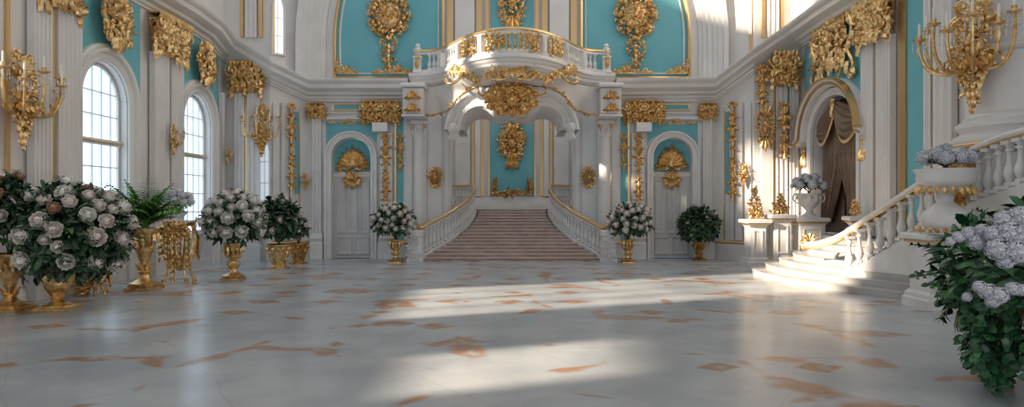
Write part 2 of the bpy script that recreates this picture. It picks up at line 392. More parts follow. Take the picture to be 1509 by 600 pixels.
def candle_sconce(name, label, loc, rz, sc=1.0, seed=1, arms=5, crystals=True, back=0.0):
    """gilt wall sconce: backplate drop, curved arms with pans and candles, hanging crystals"""
    loc = V(loc) + V((sin(rz), -cos(rz), 0)) * .01
    o = root(name, label, 'wall sconce', loc, rz); r = random.Random(seed)
    bp = MB()
    bp.blob((0, -.05, 0), .10 * sc, .06 * sc, .17 * sc, 10, 5)
    rosette(bp, 0, .02 * sc, .1 * sc, .09 * sc, 7)
    for k in range(-2, 3): acanthus(bp, 0, .12 * sc, pi / 2 + k * .4, .32 * sc, .10 * sc, .03, .05, .05, 3, k * .3)
    for i in range(6):
        q = 1 - i / 7
        for k in (-1, 0, 1): acanthus(bp, k * .05 * sc * q, -(.1 + .10 * i) * sc, -pi / 2 + k * .55 * q, .2 * sc * q + .05, .11 * sc * q + .02, .04, .04, .03, 2, -k * .3)
    for s in (-1, 1):
        for z, rr in ((.24, .10), (-.16, .09), (.42, .06)): scroll(bp, s * (.08 + rr * .7) * sc, z * sc, rr * sc, 0 if s > 0 else pi, 1.5, s, .02 * sc, .05)
    clump(bp, r, lambda u, v: abs(u) < .20 * sc * (1 - abs(v) / (.7 * sc)) + .02, -.2 * sc, .2 * sc, -.6 * sc, .5 * sc, 110, .075 * sc, .10)
    clamp(bp)
    if back: bp.tube([(0, -.03, 0), (0, back, 0)], .03 * sc, 8)
    bp.build('backplate', 'gold', o)
    for i in range(arms):
        a = radians(180 + 180 * (i + .5) / arms) if arms > 1 else radians(270)
        R = (.44 + .06 * (i % 2)) * sc; zt = (.10 + .12 * ((i + 1) % 2)) * sc
        dx, dy = cos(a), sin(a) * .8
        am = MB()
        am.tube(cat_rom([(dx * .03, -.05 + dy * .03, -.1 * sc), (dx * R * .35, -.05 + dy * R * .35, -.26 * sc), (dx * R * .8, -.05 + dy * R * .8, -.22 * sc), (dx * R, -.05 + dy * R, -.02 * sc), (dx * R, -.05 + dy * R, zt)], 5), [.018 * sc] * 21, 6)
        c = (dx * R, -.05 + dy * R, zt)
        am.lathe([(.02 * sc, -.02 * sc), (.06 * sc, 0), (.065 * sc, .014 * sc), (.022 * sc, .016 * sc), (.026 * sc, .06 * sc), (.012 * sc, .06 * sc)], 8, c)
        for k in range(3):
            t = .3 + .25 * k
            am.T = Matrix.Translation((dx * R * t, -.05 + dy * R * t, -.24 * sc)) @ Matrix.Rotation(a - pi * .5, 4, 'Z')
            acanthus(am, 0, 0, pi * .35, .12 * sc, .06 * sc, .0, .02, .02, 1); am.T = None
        ar = am.build('arm', 'gold', o)
        cm = MB(); cm.lathe([(.014 * sc, .03 * sc), (.014 * sc, .17 * sc), (.004 * sc, .19 * sc)], 7, c); cm.build('candle', 'candle', ar)
        if crystals:
            g = MB(); g.tube([(c[0] + .062 * sc * cos(2 * pi * k / 12), c[1] + .062 * sc * sin(2 * pi * k / 12), zt - .012 * sc) for k in range(13)], .003 * sc, 4)
            for k in range(5):
                b = 2 * pi * k / 5; g.tube([(c[0] + .062 * sc * cos(b), c[1] + .062 * sc * sin(b), zt - .012 * sc), (c[0] + .062 * sc * cos(b), c[1] + .062 * sc * sin(b), zt - .15 * sc)], .002 * sc, 3)
            for k in range(5):
                b = 2 * pi * k / 5; q = .062 * sc
                for j in range(3):
                    z = zt - (.03 + .045 * j) * sc
                    g.rings([[(c[0] + q * cos(b) + e * cos(t), c[1] + q * sin(b) + e * sin(t), z + dz) for t in (0, pi / 2, pi, 3 * pi / 2)] for e, dz in ((.002, .018 * sc), (.013 * sc, 0), (.002, -.024 * sc))], True, True)
            g.build('crystal_fringe', 'glass', ar)
    return o
# ------------------------------------------------------------------ camera, light
cam = bpy.data.cameras.new('camera'); co = bpy.data.objects.new('camera', cam); COL.objects.link(co)
co.location = (0, 0, EYE); co.rotation_euler = (radians(90), 0, 0)
cam.sensor_width = 36; cam.lens = 36 * F / 1509; cam.clip_start = .05; cam.clip_end = 200
S.camera = co
w = bpy.data.worlds.new('sky'); S.world = w; w.use_nodes = True
bg = w.node_tree.nodes['Background']; bg.inputs[0].default_value = (.76, .88, 1.0, 1); bg.inputs[1].default_value = SKY
sun = bpy.data.lights.new('sun', 'SUN'); so = bpy.data.objects.new('sun', sun); COL.objects.link(so)
SUN_A, SUN_T = .40, .42
sun.energy = SUN; sun.angle = radians(2.2); sun.color = (1.0, .83, .64)
so.rotation_euler = V((1, SUN_A, -SUN_T)).to_track_quat('-Z', 'Y').to_euler(); so.location = (-20, -5, 15)
S.view_settings.view_transform = 'Standard'; S.view_settings.look = 'None'; S.view_settings.gamma = 1
S.view_settings.use_curve_mapping = False; S.view_settings.exposure = EXPO

# ------------------------------------------------------------------ floor
def floor_material():
    m = mat('inlaid_marble_floor', (.6, .6, .6), .2); nt = m.node_tree
    tc = N(m, 'ShaderNodeTexCoord')
    def mth(op, a, b=None, c=None):
        n = N(m, 'ShaderNodeMath', operation=op)
        for i, x in enumerate((a, b, c)):
            if x is None: continue
            if isinstance(x, (int, float)): n.inputs[i].default_value = x
            else: L(m, x, n.inputs[i])
        return n.outputs[0]
    def noise(scale, detail=3, vec=None, out='Fac', rough=.5):
        n = N(m, 'ShaderNodeTexNoise'); n.inputs['Scale'].default_value = scale; n.inputs['Detail'].default_value = detail; n.inputs['Roughness'].default_value = rough
        L(m, vec or tc.outputs['Object'], n.inputs['Vector']); return n.outputs[out]
    def ramp(x, a, b):
        n = N(m, 'ShaderNodeMapRange', interpolation_type='SMOOTHSTEP'); n.inputs[1].default_value = a; n.inputs[2].default_value = b
        L(m, x, n.inputs[0]); return n.outputs[0]
    def mix(f, a, b):
        n = N(m, 'ShaderNodeMix', data_type='RGBA'); L(m, f, n.inputs[0])
        for i, x in ((6, a), (7, b)):
            if isinstance(x, tuple): n.inputs[i].default_value = (*x, 1)
            else: L(m, x, n.inputs[i])
        return n.outputs[2]
    sx = N(m, 'ShaderNodeSeparateXYZ')
    # slightly wandering coordinates
    wv = N(m, 'ShaderNodeVectorMath', operation='SUBTRACT'); L(m, noise(.7, 2, out='Color'), wv.inputs[0]); wv.inputs[1].default_value = (.5, .5, .5)
    ws = N(m, 'ShaderNodeVectorMath', operation='SCALE'); L(m, wv.outputs[0], ws.inputs[0]); ws.inputs[3].default_value = .42
    wa = N(m, 'ShaderNodeVectorMath', operation='ADD'); L(m, tc.outputs['Object'], wa.inputs[0]); L(m, ws.outputs[0], wa.inputs[1])
    L(m, wa.outputs[0], sx.inputs[0])
    gx = mth('DIVIDE', sx.outputs[0], 1.02); gy = mth('DIVIDE', sx.outputs[1], 1.12)
    ix = mth('ROUND', gx); iy = mth('ROUND', gy)
    fx = mth('ABSOLUTE', mth('SUBTRACT', gx, ix)); fy = mth('ABSOLUTE', mth('SUBTRACT', gy, iy))
    cv = N(m, 'ShaderNodeCombineXYZ'); L(m, ix, cv.inputs[0]); L(m, iy, cv.inputs[1])
    wn = N(m, 'ShaderNodeTexWhiteNoise', noise_dimensions='2D'); L(m, cv.outputs[0], wn.inputs['Vector'])
    size = mth('MULTIPLY', ramp(mth('ADD', wn.outputs['Value'], mth('MULTIPLY', ramp(sx.outputs[1], 8.5, 11.5), .55)), .62, 1.0), .33)
    dia = mth('SUBTRACT', size, mth('ADD', fx, mth('MULTIPLY', fy, 1.3)))
    diam = ramp(dia, 0.0, .10)
    # brown veins that run between the lozenges
    vo = N(m, 'ShaderNodeTexVoronoi', feature='DISTANCE_TO_EDGE'); vo.inputs['Scale'].default_value = .5
    L(m, wa.outputs[0], vo.inputs['Vector'])
    vw = mth('MULTIPLY', ramp(noise(.9, 2), .44, .66), .085)
    vein = ramp(mth('SUBTRACT', vw, vo.outputs['Distance']), 0.0, .05)
    # thin slab joints on the diagonal
    def joint(a, b, p):
        u = mth('ADD', mth('MULTIPLY', sx.outputs[0], a), mth('MULTIPLY', sx.outputs[1], b)); q = mth('DIVIDE', u, p)
        return mth('ABSOLUTE', mth('SUBTRACT', q, mth('ROUND', q)))
    jt = mth('MINIMUM', joint(.8, .6, 1.55), joint(-.8, .6, 1.55))
    jm = mth('SUBTRACT', 1.0, ramp(jt, .002, .007))
    cloud = noise(1.1, 6)
    base = mix(ramp(cloud, .3, .7), (.37, .40, .43), (.49, .515, .535))
    fine = ramp(noise(6, 8, rough=.7), .45, .75)
    base = mix(mth('MULTIPLY', fine, .25), base, (.41, .435, .465))
    brown = mix(noise(7, 5), (.29, .16, .10), (.46, .285, .19))
    c = mix(mth('MULTIPLY', mth('MAXIMUM', diam, vein), ramp(noise(4, 5), .25, .5)), base, brown)
    c = mix(mth('MULTIPLY', jm, .45), c, (.36, .34, .33))
    L(m, c, bsdf(m).inputs['Base Color'])
    rr = N(m, 'ShaderNodeMapRange'); rr.inputs[3].default_value = .16; rr.inputs[4].default_value = .30
    L(m, noise(2.3, 5), rr.inputs[0]); L(m, rr.outputs[0], bsdf(m).inputs['Roughness'])
    bp = N(m, 'ShaderNodeBump'); bp.inputs['Strength'].default_value = .06; bp.inputs['Distance'].default_value = .02
    L(m, noise(.9, 3), bp.inputs['Height']); L(m, bp.outputs[0], bsdf(m).inputs['Normal'])
    return m
M['floor'] = floor_material()
mb = MB(); mb.box(-8.6, 8.6, -8, 28.2, -.25, 0)
struct(mb.build('floor', 'floor', smooth=0), 'glossy white marble floor inlaid with brown lozenges and veins', 'floor')

# ------------------------------------------------------------------ side walls
WIN = [13.55, 17.5]; HW = .77; ZSP = 3.66
TH = .35
mb = MB()
ops = [(3.5, .85, 3.0, 4.05, 0), (8.5, 1.72, 2.65, 7.3, .2), (11.4, .65, 6.75, 7.6, 0)] + [(WIN[0], HW, .18, ZSP, HW), (15.58, .6, 7.05, 7.65, 0), (WIN[1], HW, .18, ZSP, HW)]  # besides the arched windows, unseen openings added to throw the sun patches
wall_open(mb, -8, 19.2, 0, 7.7, ops, TH)
wl = struct(mb.build('wall_left', 'white', loc=(-XW, 0, 0), rz=LEFT), 'long white hall wall pierced by tall arched windows', 'wall')
mb = MB(); wall_open(mb, -8, 19.2, 7.7, 13, [(12.6, .75, 7.75, 9.6, 0), (14.3, .35, 8.3, 9.1, 0), (15.58, .6, 7.72, 9.3, 0)], TH)  # unseen openings added so that sun reaches the balcony and corner pier
struct(mb.build('wall_upper_left', 'white', loc=(-XW, 0, 0), rz=LEFT), 'upper storey of the white window wall above its cornice', 'wall')
DC, DHW, DZ0, DZS = 17.05, 1.2, .84, 3.38
mb = MB(); wall_open(mb, -19.2, 8, 0, 13, [(-DC, DHW, DZ0, DZS, .95)], TH)
wr = struct(mb.build('wall_right', 'white', loc=(XW, 0, 0), rz=RIGHT), 'white hall wall with a curtained arched doorway', 'wall')
mb = MB(); mb.box(-8.6, 8.6, -8, 12.5, 13.01, 13.3)  # unseen ceiling, added and cut short so skylight enters mainly at the far end
struct(mb.build('ceiling', 'white', smooth=0), 'unseen white ceiling added high over the near half of the hall', 'ceiling')
# teal plaster fields
def teal_left(u0, u1, ops, z0=3.75):
    m = MB(); wall_open(m, u0, u1, z0, 5.9, ops, .02); m.build('teal_field', 'teal', wl, (0, -.021, 0))
for d in WIN: teal_left(d - 1.12, d + 1.25, [(d, 1.0, 3.75, 3.76, .98)])
m = MB(); wall_open(m, -DC - 1.75, -DC + 1.45, 2.9, 6.2, [(-DC, 1.4, 2.9, 3.38, 1.2)], .02); m.build('teal_field', 'teal', wr, (0, -.021, 0))
m = MB(); m.box(-13.92, -13.2, -.021, -.001, 0.9, 9.5); m.build('teal_field', 'teal', wr)
m = MB(); m.box(-14.18, -13.93, -.06, -.001, 0.9, 9.5, .02); m.build('gilt_strip', 'gold_trim', wr)
# plain moulded panels low on the window wall
def panel_frame(mb, x0, x1, z0, z1, w=.05, t=.03, y=0.0):
    sweep_v(mb, [(x0, z0), (x1, z0), (x1, z1), (x0, z1)], [(0, 0), (0, t), (w * .5, t * .8), (w, t * .3), (w, 0)], True, y=y)
m = MB()
for a, b in ((9.6, 11.2), (15.0, 16.6)): panel_frame(m, a, b, .25, .85)
m.build('panel_moulding', 'white', wl)
# baseboards
BP = [(0, 0), (.10, 0), (.10, .16), (.07, .20), (.07, .22), (.03, .26), (0, .27)]
for nm, segs, side in (('baseboard_left', [(-8, 12.4), (14.72, 16.4), (18.6, 19.2)], -1),):
    m = MB()
    for a, b in segs: sweep_h(m, [(-XW, a, 0), (-XW, b, 0)], BP, 1)
    struct(m.build(nm, 'white'), 'white moulded baseboard along the window wall', 'baseboard')
m = MB(); sweep_h(m, [(XW, -8, 0), (XW, 10.4, 0)], BP, -1)
struct(m.build('baseboard_right', 'white'), 'white moulded baseboard along the curtain door wall', 'baseboard')

# corner walls between the side walls and the end wall
for sg, nm, lab in ((-1, 'wall_corner_left', 'window side'), (1, 'wall_corner_right', 'curtained door side')):
    m = MB(); pts = [(sg * 8.5, 19.2), (sg * 6.85, 19.2), (sg * 6.04, 20.0), (sg * 6.04, 20.4), (sg * 8.5, 20.4)]
    if sg < 0: pts.reverse()
    m.prism(pts, 0, 13)
    o = struct(m.build(nm, 'white', smooth=0), f'white canted corner pier of the hall on the {lab}', 'wall')
    # base band with a gilt line
    m = MB(); sweep_h(m, [(sg * 6.9, 19.2, 0), (sg * 6.85, 19.2, 0), (sg * 6.04, 20, 0)], [(0, 0), (.12, 0), (.12, .42), (.08, .46), (0, .46)], -sg)
    m.build('dado', 'white', o)
    m = MB(); sweep_h(m, [(sg * 6.9, 19.2, .46), (sg * 6.85, 19.2, .46), (sg * 6.04, 20, .46)], [(0, 0), (.10, 0), (.12, .04), (.09, .07), (0, .07)], -sg)
    m.build('dado_gilt_line', 'gold_trim', o)

# ------------------------------------------------------------------ end wall
DX, DW = 4.73, .57
mb = MB()
wall_open(mb, -6.04, 6.04, 0, 5.3, [(-DX, DW, 0, 2.98, DW), (0, 2.95, 0, 4.55, 0), (DX, DW, 0, 2.98, DW)], .4)
wb = struct(mb.build('wall_back', 'white', loc=(0, YB, 0)), 'white end wall with two arched doors and an open staircase bay', 'wall')
mb = MB(); mb.box(-6.3, 6.3, 0, .4, 5.3, 13)
wu = struct(mb.build('wall_upper_back', 'white', loc=(0, YB, 0)), 'upper end wall with turquoise panels under a great arch', 'wall')
for s in (-1, 1):
    # teal around the door arch, and the strip above it
    m = MB(); m2 = MB()
    c = s * DX
    wall_open(m, c - .74, c + .74, 3.3, 4.03, [(c, .74 - .001, 3.3, 3.3, .42)], .02)
    m.box(c - .55, c + .5, 0, .02, 4.36, 4.56); 
    x0 = s * 3.2; m.box(min(x0, x0 + s * .2) - 0, max(x0, x0 + s * .2), 0, .02, .55, 4.35)
    m.build('teal_field', 'teal', wb, (0, -.021, 0))
    for a, b in ((.55, .5),): panel_frame(m2, c - a, c + b, 4.36, 4.56, .04, .03)
    xx = s * 3.42; m2.box(xx - .025, xx + .025, -.06, -.001, .55, 4.3, .012)
    m2.build('gilt_moulding', 'gold_trim', wb, (0, -.022, 0))
    # architrave of the door arch
    m = MB(); sweep_v(m, [(c + x, z) for x, z in arch_path(DW + .01, 2.98, 0, 18)], [(0, 0), (0, .10), (.05, .12), (.07, .08), (.12, .09), (.14, .14), (.19, .15), (.2, 0)])
    m.build('door_architrave', 'white', wb)
    # lines above the door
    m = MB()
    for z, h, p in ((4.08, .10, .09), (4.26, .05, .06), (4.6, .05, .08)): m.box(c - .74, c + .74, -p, -.001, z, z + h, .012)
    m.build('string_course', 'white', wb)
    m = MB(); gm = MB()
    for a, b in ((3.0, 3.4),):
        lo, hi = sorted((s * a, s * b)); m.box(lo, hi, -.1, -.001, 0, .44, .02); gm.box(lo, hi, -.13, -.001, .445, .52, .02)
    m.build('dado', 'white', wb); gm.build('dado_gilt_line', 'gold_trim', wb)
# upper wall: panels
ZC, RL = 6.42, 5.25
def lunette(x_in, z0, R, n=22):
    a1 = math.acos(x_in / R)
    return [(-x_in, z0), (-R, z0), (-R, ZC)] + [(-R * cos(a1 * i / n), ZC + R * sin(a1 * i / n)) for i in range(1, n + 1)]
for s in (-1, 1):
    pts = lunette(1.98, 5.26, RL)
    if s > 0: pts = [(-x, z) for x, z in pts][::-1]
    m = MB(); m.plate(pts[::-1] if s < 0 else pts[::-1], -.03, -.001); m.build('teal_panel', 'teal', wu, smooth=0)
    m = MB(); sweep_v(m, pts, [(0, 0), (0, .07), (-.05, .10), (-.09, .07), (-.09, 0)], True); m.build('gilt_panel_frame', 'gold_trim', wu, (0, -.03, 0))
    ins = [(x * (RL - .17) / RL if abs(x) > 2.2 else x - .17 * (1 if x > 0 else -1) * -1, z) for x, z in pts]
    ins = [(x, z + .16) if z < 5.3 else (x, z) for x, z in ins]
    m = MB(); sweep_v(m, ins, [(0, 0), (0, .03), (-.03, .04), (-.05, 0)], True); m.build('inner_moulding', 'white', wu, (0, -.031, 0))
    # pilaster strips beside the centre panel
    m = MB(); m2 = MB()
    for a, b in ((1.10, 1.66),): 
        lo, hi = sorted((s * a, s * b)); m.box(lo, hi, -.2, -.001, 5.3, 12.5, .02)
    for a, b in ((1.72, 1.90), (.88, 1.04), (.68, .78)):
        lo, hi = sorted((s * a, s * b)); m2.box(lo, hi, -.12, -.001, 5.3, 12.5, .04)
    m.build('upper_pilaster', 'white', wu); m2.build('gilt_strip', 'gold_trim', wu)
m = MB(); m.box(-.62, .62, -.05, -.001, 5.3, 12.5); m.build('teal_panel', 'teal', wu)
# great arch mouldings
arc = arch_path(5.48, ZC, 5.15, 40)
m = MB(); sweep_v(m, arc, [(0, 0), (0, .05), (.04, .09), (.10, .10), (.12, .16), (.22, .17), (.24, .24), (.36, .25), (.38, .32), (.47, .33), (.49, .40), (.60, .42), (.62, .5), (.74, .52), (.75, 0)])
a = struct(m.build('trim_1', 'white', loc=(0, YB, 0)), 'stepped white mouldings of the great arch over the end wall', 'arch moulding')
# ------------------------------------------------------------------ cornice round the hall
CP = [(0, 0), (.05, 0), (.06, .05), (.10, .07), (.12, .13), (.22, .17), (.25, .24), (.40, .30), (.44, .33), (.45, .44), (.52, .48), (.56, .54), (.56, .58), (0, .58)]
lp = [(-XW, 10.4, 5.93), (-XW, 16.6, 5.93), (-XW, 18.0, 5.86), (-XW, 19.2, 5.58), (-6.85, 19.2, 4.98), (-6.04, 20, 4.63), (-3.0, 20, 4.63)]
rp = [(XW, -8, 6.05), (XW, 17, 6.05), (XW, 19.2, 5.98), (6.85, 19.2, 5.3), (6.04, 20, 4.66), (3.0, 20, 4.63)]
m = MB(); sweep_h(m, lp, CP, 1); struct(m.build('trim_2', 'white'), 'white moulded cornice above the tall windows and the window side door', 'cornice')
m = MB(); sweep_h(m, rp, CP, -1); struct(m.build('trim_3', 'white'), 'white moulded cornice above the curtained doorway', 'cornice')
# dentils under the end wall cornice
m = MB()
for s in (-1, 1):
    for i in range(22):
        x = s * (3.15 + i * .125); m.box(x - .035, x + .035, YB - .12, YB - .002, 4.76, 4.84)
struct(m.build('trim_4', 'white', smooth=0), 'row of small dentils under the end wall cornice', 'dentil moulding')

# ------------------------------------------------------------------ stair recess
RB, RW, RZ = 27.6, 2.75, 1.417
m = MB()
m.box(-RW - .3, -RW, 21.62, RB, 0, 9); m.box(RW, RW + .3, 21.62, RB, 0, 9)
struct(m.build('wall_recess', 'white', smooth=0), 'white side walls of the stair recess behind the arch', 'wall')
m = MB(); m.box(-RW - .3, RW + .3, RB, RB + .3, 0, 9)
rw = struct(m.build('wall_recess_back', 'white', smooth=0), 'wall at the head of the grand staircase with a turquoise panel', 'wall')
m = MB(); m.box(-.88, .88, RB - .03, RB - .001, 1.92, 7.5); m.build('teal_panel', 'teal', rw)
m = MB()
for s in (-1, 1):
    for a, b, t in ((.90, .97, .06), (1.14, 1.27, .10), (1.52, 1.64, .1)):
        lo, hi = sorted((s * a, s * b)); m.box(lo, hi, RB - t, RB - .001, 1.9, 7.5, .02)
m.build('gilt_strip', 'gold_trim', rw)
m = MB()
for s in (-1, 1):
    for a, b in ((1.28, 1.5), (1.7, 2.3)):
        lo, hi = sorted((s * a, s * b)); m.box(lo, hi, RB - .16, RB - .001, 1.9, 7.5, .02)
m.build('flat_pilaster', 'white', rw)
m = MB(); sweep_h(m, [(-RW, RB, RZ), (RW, RB, RZ)], [(0, 0), (.2, 0), (.2, .3), (.16, .36), (.16, .42), (.08, .47), (0, .48)], 1)
m.build('base_course', 'white', rw)

# ------------------------------------------------------------------ windows on the window wall
def window(n, d, lab):
    o = root(f'window_{n}', lab, 'window', (-XW, d, 0), LEFT, None, 'structure')
    yo = .16
    # pane
    p = MB(); pts = [(-HW, .92)] + [(HW, .92)] + [(HW * cos(pi * i / 20), ZSP + HW * sin(pi * i / 20)) for i in range(21)]
    p.plate(pts, yo + .03, yo + .045); p.build('pane', 'daylight', o, smooth=0)
    # glazing bars
    b = MB()
    for k in range(1, 5):
        x = -HW + 2 * HW * k / 5; zt = ZSP + sqrt(max(HW * HW - x * x, 0))
        b.box(x - .013, x + .013, yo - .006, yo + .03, .92, zt - .01)
    for z in (1.4, 1.88, 2.36, 3.4, 3.86): 
        hw = HW if z < ZSP else sqrt(HW * HW - (z - ZSP) ** 2)
        b.box(-hw, hw, yo, yo + .029, z - .012, z + .012)
    b.build('glazing_bar', 'muntin', o)
    f = MB(); sweep_v(f, arch_path(HW - .07, ZSP, .18, 20), [(0, 0), (0, .05), (.03, .06), (.068, .04), (.068, 0)], y=yo + .03)
    f.box(-HW + .01, HW - .01, yo - .04, yo + .03, .80, .92, .012); f.box(-HW + .01, HW - .01, yo - .05, yo + .03, 2.80, 2.92, .012)
    f.build('window_frame', 'white', o)
    q = MB(); q.box(-HW + .005, HW - .005, yo, yo + .05, .185, .80)
    panel_frame(q, -.6, -.06, .28, .72, y=yo + .001); panel_frame(q, .06, .6, .28, .72, y=yo + .001); q.build('lower_panel', 'door', o)
    t = MB(); t.box(-HW + .01, HW - .01, yo - .075, yo - .052, 2.845, 2.88, .006)
    for k in range(9): acanthus(t, -.35 + .09 * k, 2.862, 0, .1, .06, -yo + .07, .01, .01, 1)
    t.build('gilt_transom', 'gold_trim', o)
    # moulded surround
    a = MB(); sweep_v(a, arch_path(HW + .02, ZSP, .0, 22), [(0, 0), (0, .05), (.06, .09), (.09, .06), (.16, .07), (.19, .14), (.26, .15), (.28, .09), (.34, .08), (.36, 0)])
    a.build('arch_surround', 'white', o, (0, -.002, 0))
    return o
window(1, WIN[0], 'tall arched window with gilt transom behind the great rose bouquet')
window(2, WIN[1], 'tall arched window behind the cream bouquet and the fern')
o = root('window_3', 'narrow tall window in the corner pier beyond the cream bouquet', 'window', (-6.99, 19.2, 0), 0, None, 'structure')
m = MB(); m.plate([(-.13, .95), (.13, .95)] + [(.13 * cos(pi * i / 10), 3.1 + .3 * sin(pi * i / 10)) for i in range(11)], -.012, -.003); m.build('pane', emis('dim_window_pane', (.62, .74, .85), .55), o, smooth=0)
m = MB(); sweep_v(m, arch_path(.12, 3.1, .95, 10, .3), [(0, 0), (0, .04), (.04, .05), (.05, 0)], y=-.002)
for z in (1.6, 2.2, 2.8): m.box(-.12, .12, -.025, -.013, z - .012, z + .012)
m.box(-.009, .009, -.025, -.013, .95, 3.3); m.build('window_frame', 'white', o)
cant = atan2(.8, .81)
o = root('window_4', 'bright upper storey window above the corner cornice', 'window', (-6.72, 19.33, 0), cant, None, 'structure')
m = MB(); m.plate([(-.13, 5.9), (.19, 5.9), (.19, 7.2), (.06, 7.7), (-.1, 7.3)], -.02, -.004); m.build('pane', 'daylight', o, smooth=0)
m = MB(); sweep_v(m, [(-.13, 5.9), (.19, 5.9), (.19, 7.2), (.06, 7.7), (-.1, 7.3)], [(0, 0), (0, .06), (-.05, .08), (-.07, 0)], True, y=-.004)
for z in (6.4, 6.9): m.box(-.12, .18, -.04, -.021, z - .01, z + .01)
m.box(.02, .04, -.04, -.021, 5.9, 7.6); m.build('window_frame', 'white', o)
o = root('window_5', 'unseen broad tall opening added to throw sun on the floor before the great rose bouquet', 'window', (-XW, 8.5, 0), LEFT, None, 'structure')  # bars and frame of an added, unseen opening that aims sun at the floor
m = MB()
for x in (-.86, 0, .86): m.box(x - .03, x + .03, .16, .22, 2.66, 7.3)
for z in (3.8, 5.0, 6.2): m.box(-1.7, 1.7, .17, .21, z - .025, z + .025)
m.build('glazing_bar', 'muntin', o)
m = MB(); sweep_v(m, [(-1.72, 2.65), (-1.72, 7.3), (1.72, 7.3), (1.72, 2.65)], [(0, -.1), (0, .05), (.1, .07), (.2, .04), (.2, 0)], True); m.build('window_frame', 'white', o, (0, -.003, 0))
# teal strips and gilt lines high on the canted corners
for sg in (-1, 1):
    o = bpy.data.objects['wall_corner_left' if sg < 0 else 'wall_corner_right']
    m = MB(); g = MB()
    m.T = Matrix.Translation((sg * 6.445, 19.6, 0)) @ Matrix.Rotation(-sg * cant, 4, 'Z'); g.T = m.T
    def bx(mm, a, b, t, z0, z1, bv=0.01): 
        lo, hi = sorted((-sg * a, -sg * b)); mm.box(lo, hi, -t, -.003, z0, z1, bv)
    bx(m, .30, .46, .012, 5.6, 12, 0); bx(g, .47, .52, .05, 5.5, 12); bx(g, -.52, -.44, .05, 5.9, 12)
    bx(m, .18, .30, .012, 1.9, 4.3, 0); bx(g, .31, .335, .03, .55, 4.4)
    m.build('teal_field', 'teal', o); g.build('gilt_strip', 'gold_trim', o)
    m = MB(); m.T = g.T
    for a, b, t in ((-.5, -.32, .06), (-.26, -.05, .1), (.0, .14, .07)): bx(m, a, b, t, .55, 4.5, .015)
    m.build('flat_pilaster', 'white', o)

# ------------------------------------------------------------------ doors in the end wall
def end_door(n, s, lab):
    o = root(f'door_{n}', lab, 'door', (s * DX, YB, 0), 0, None, 'structure')
    y = .22
    l = MB(); l.box(-DW + .01, DW - .01, y, y + .06, .02, 2.44)
    for a, b in ((-.5, -.19), (-.14, .14), (.19, .5)):
        panel_frame(l, a + .02, b - .02, .75, 2.32, .05, .04, y + .001); 
    for a, b in ((-.5, -.03), (.03, .5)): panel_frame(l, a + .02, b - .02, .12, .62, .05, .04, y + .001)
    for i in (0,):
        pass
    l.build('leaf', 'door', o)
    # raised edges so that the panels read
    t = MB(); t.box(-DW + .01, DW - .01, y - .07, y + .06, 2.445, 2.56, .02); t.build('lintel', 'white', o)
    t = MB(); t.box(-DW + .01, DW - .01, y - .085, y - .071, 2.51, 2.54, .004); t.build('gilt_line', 'gold_trim', o)
    k = MB(); pts = [(-DW + .01, 2.565), (DW - .01, 2.565)] + [((DW - .01) * cos(pi * i / 18), 2.98 + (DW - .01) * sin(pi * i / 18)) for i in range(19)]
    k.plate(pts, y, y + .06); k.build('tympanum', 'teal', o, smooth=0)
    h = MB(); h.blob((.5, y - .05, 1.15), .03, .03, .03, 8, 5); h.box(.485, .515, y - .03, y, 1.08, 1.22, .005); h.build('handle', 'gold_trim', o)
end_door(1, -1, 'arched white panelled door between the corner and the window side staircase bouquet')
end_door(2, 1, 'arched white panelled door behind the dark leafy plant near the corner')
# ------------------------------------------------------------------ pilasters
def flute_outline(x0, x1, n, proj, fl=.045, seg=5):
    pts = [(x0, -.004), (x0, -proj)]
    p = (x1 - x0) / (n + .35); m = p * .35
    for i in range(n):
        a = x0 + m + i * p; b = a + p - m
        for k in range(seg + 1):
            t = k / seg; pts.append((a + (b - a) * t, -proj + fl * sin(pi * t)))
    pts += [(x1, -proj), (x1, -.004)]
    return pts[::-1]
def pilaster(label, loc, rz, strips, z_top, cap=None, proj=.14, gilt=(), base=True, z0=0.0, group=None, flutes=5):
    """strips: (x0, x1, flutes); cap: (width, height, depth, seed)"""
    loc = V(loc) + V((sin(rz), -cos(rz), 0)) * .03
    o = root('fluted_pilaster', label, 'pilaster', loc, rz, group)
    x0 = min(s[0] for s in strips); x1 = max(s[1] for s in strips)
    zb = z0 + (.75 if base else 0)
    for a, b, n in strips:
        m = MB()
        if n: m.prism(flute_outline(a, b, n, proj), zb, z_top)
        else: m.box(a, b, -proj, -.004, zb, z_top, .012)
        m.build('shaft', 'white', o, smooth=30)
    if base:
        m = MB(); cx, hw = (x0 + x1) / 2, (x1 - x0) / 2
        m.rings([[(cx - hw - e, -.004, z), (cx + hw + e, -.004, z), (cx + hw + e, -proj - e, z), (cx - hw - e, -proj - e, z)] for e, z in ((.06, z0), (.06, z0 + .46), (.04, z0 + .48), (.04, z0 + .56), (.055, z0 + .58), (.055, z0 + .63), (.035, z0 + .65), (.03, z0 + .70), (.01, z0 + .748))], True, True)
        m.build('base', 'white', o)
    for a, b in gilt:
        m = MB(); m.box(a, b, -proj * .75, -.004, zb + .002, z_top, .008); m.build('gilt_fillet', 'gold_trim', o)
    if cap:
        cw, ch, cd, sd = cap
        c = capital_mesh(cw, ch, cd, sd).build('capital', 'gold', o); c.location = ((x0 + x1) / 2, 0, z_top + .003)
    return o
G1 = 'fluted pilasters of the window wall'
pilaster('pair of fluted white shafts with gilt capital before the first arched window', lpos(11.98, 0, .0), LEFT, [(-.66, -.22, 4), (-.06, .6, 5)], 5.05, (1.0, .88, .3, 3), gilt=[(-.19, -.10)], group=G1)
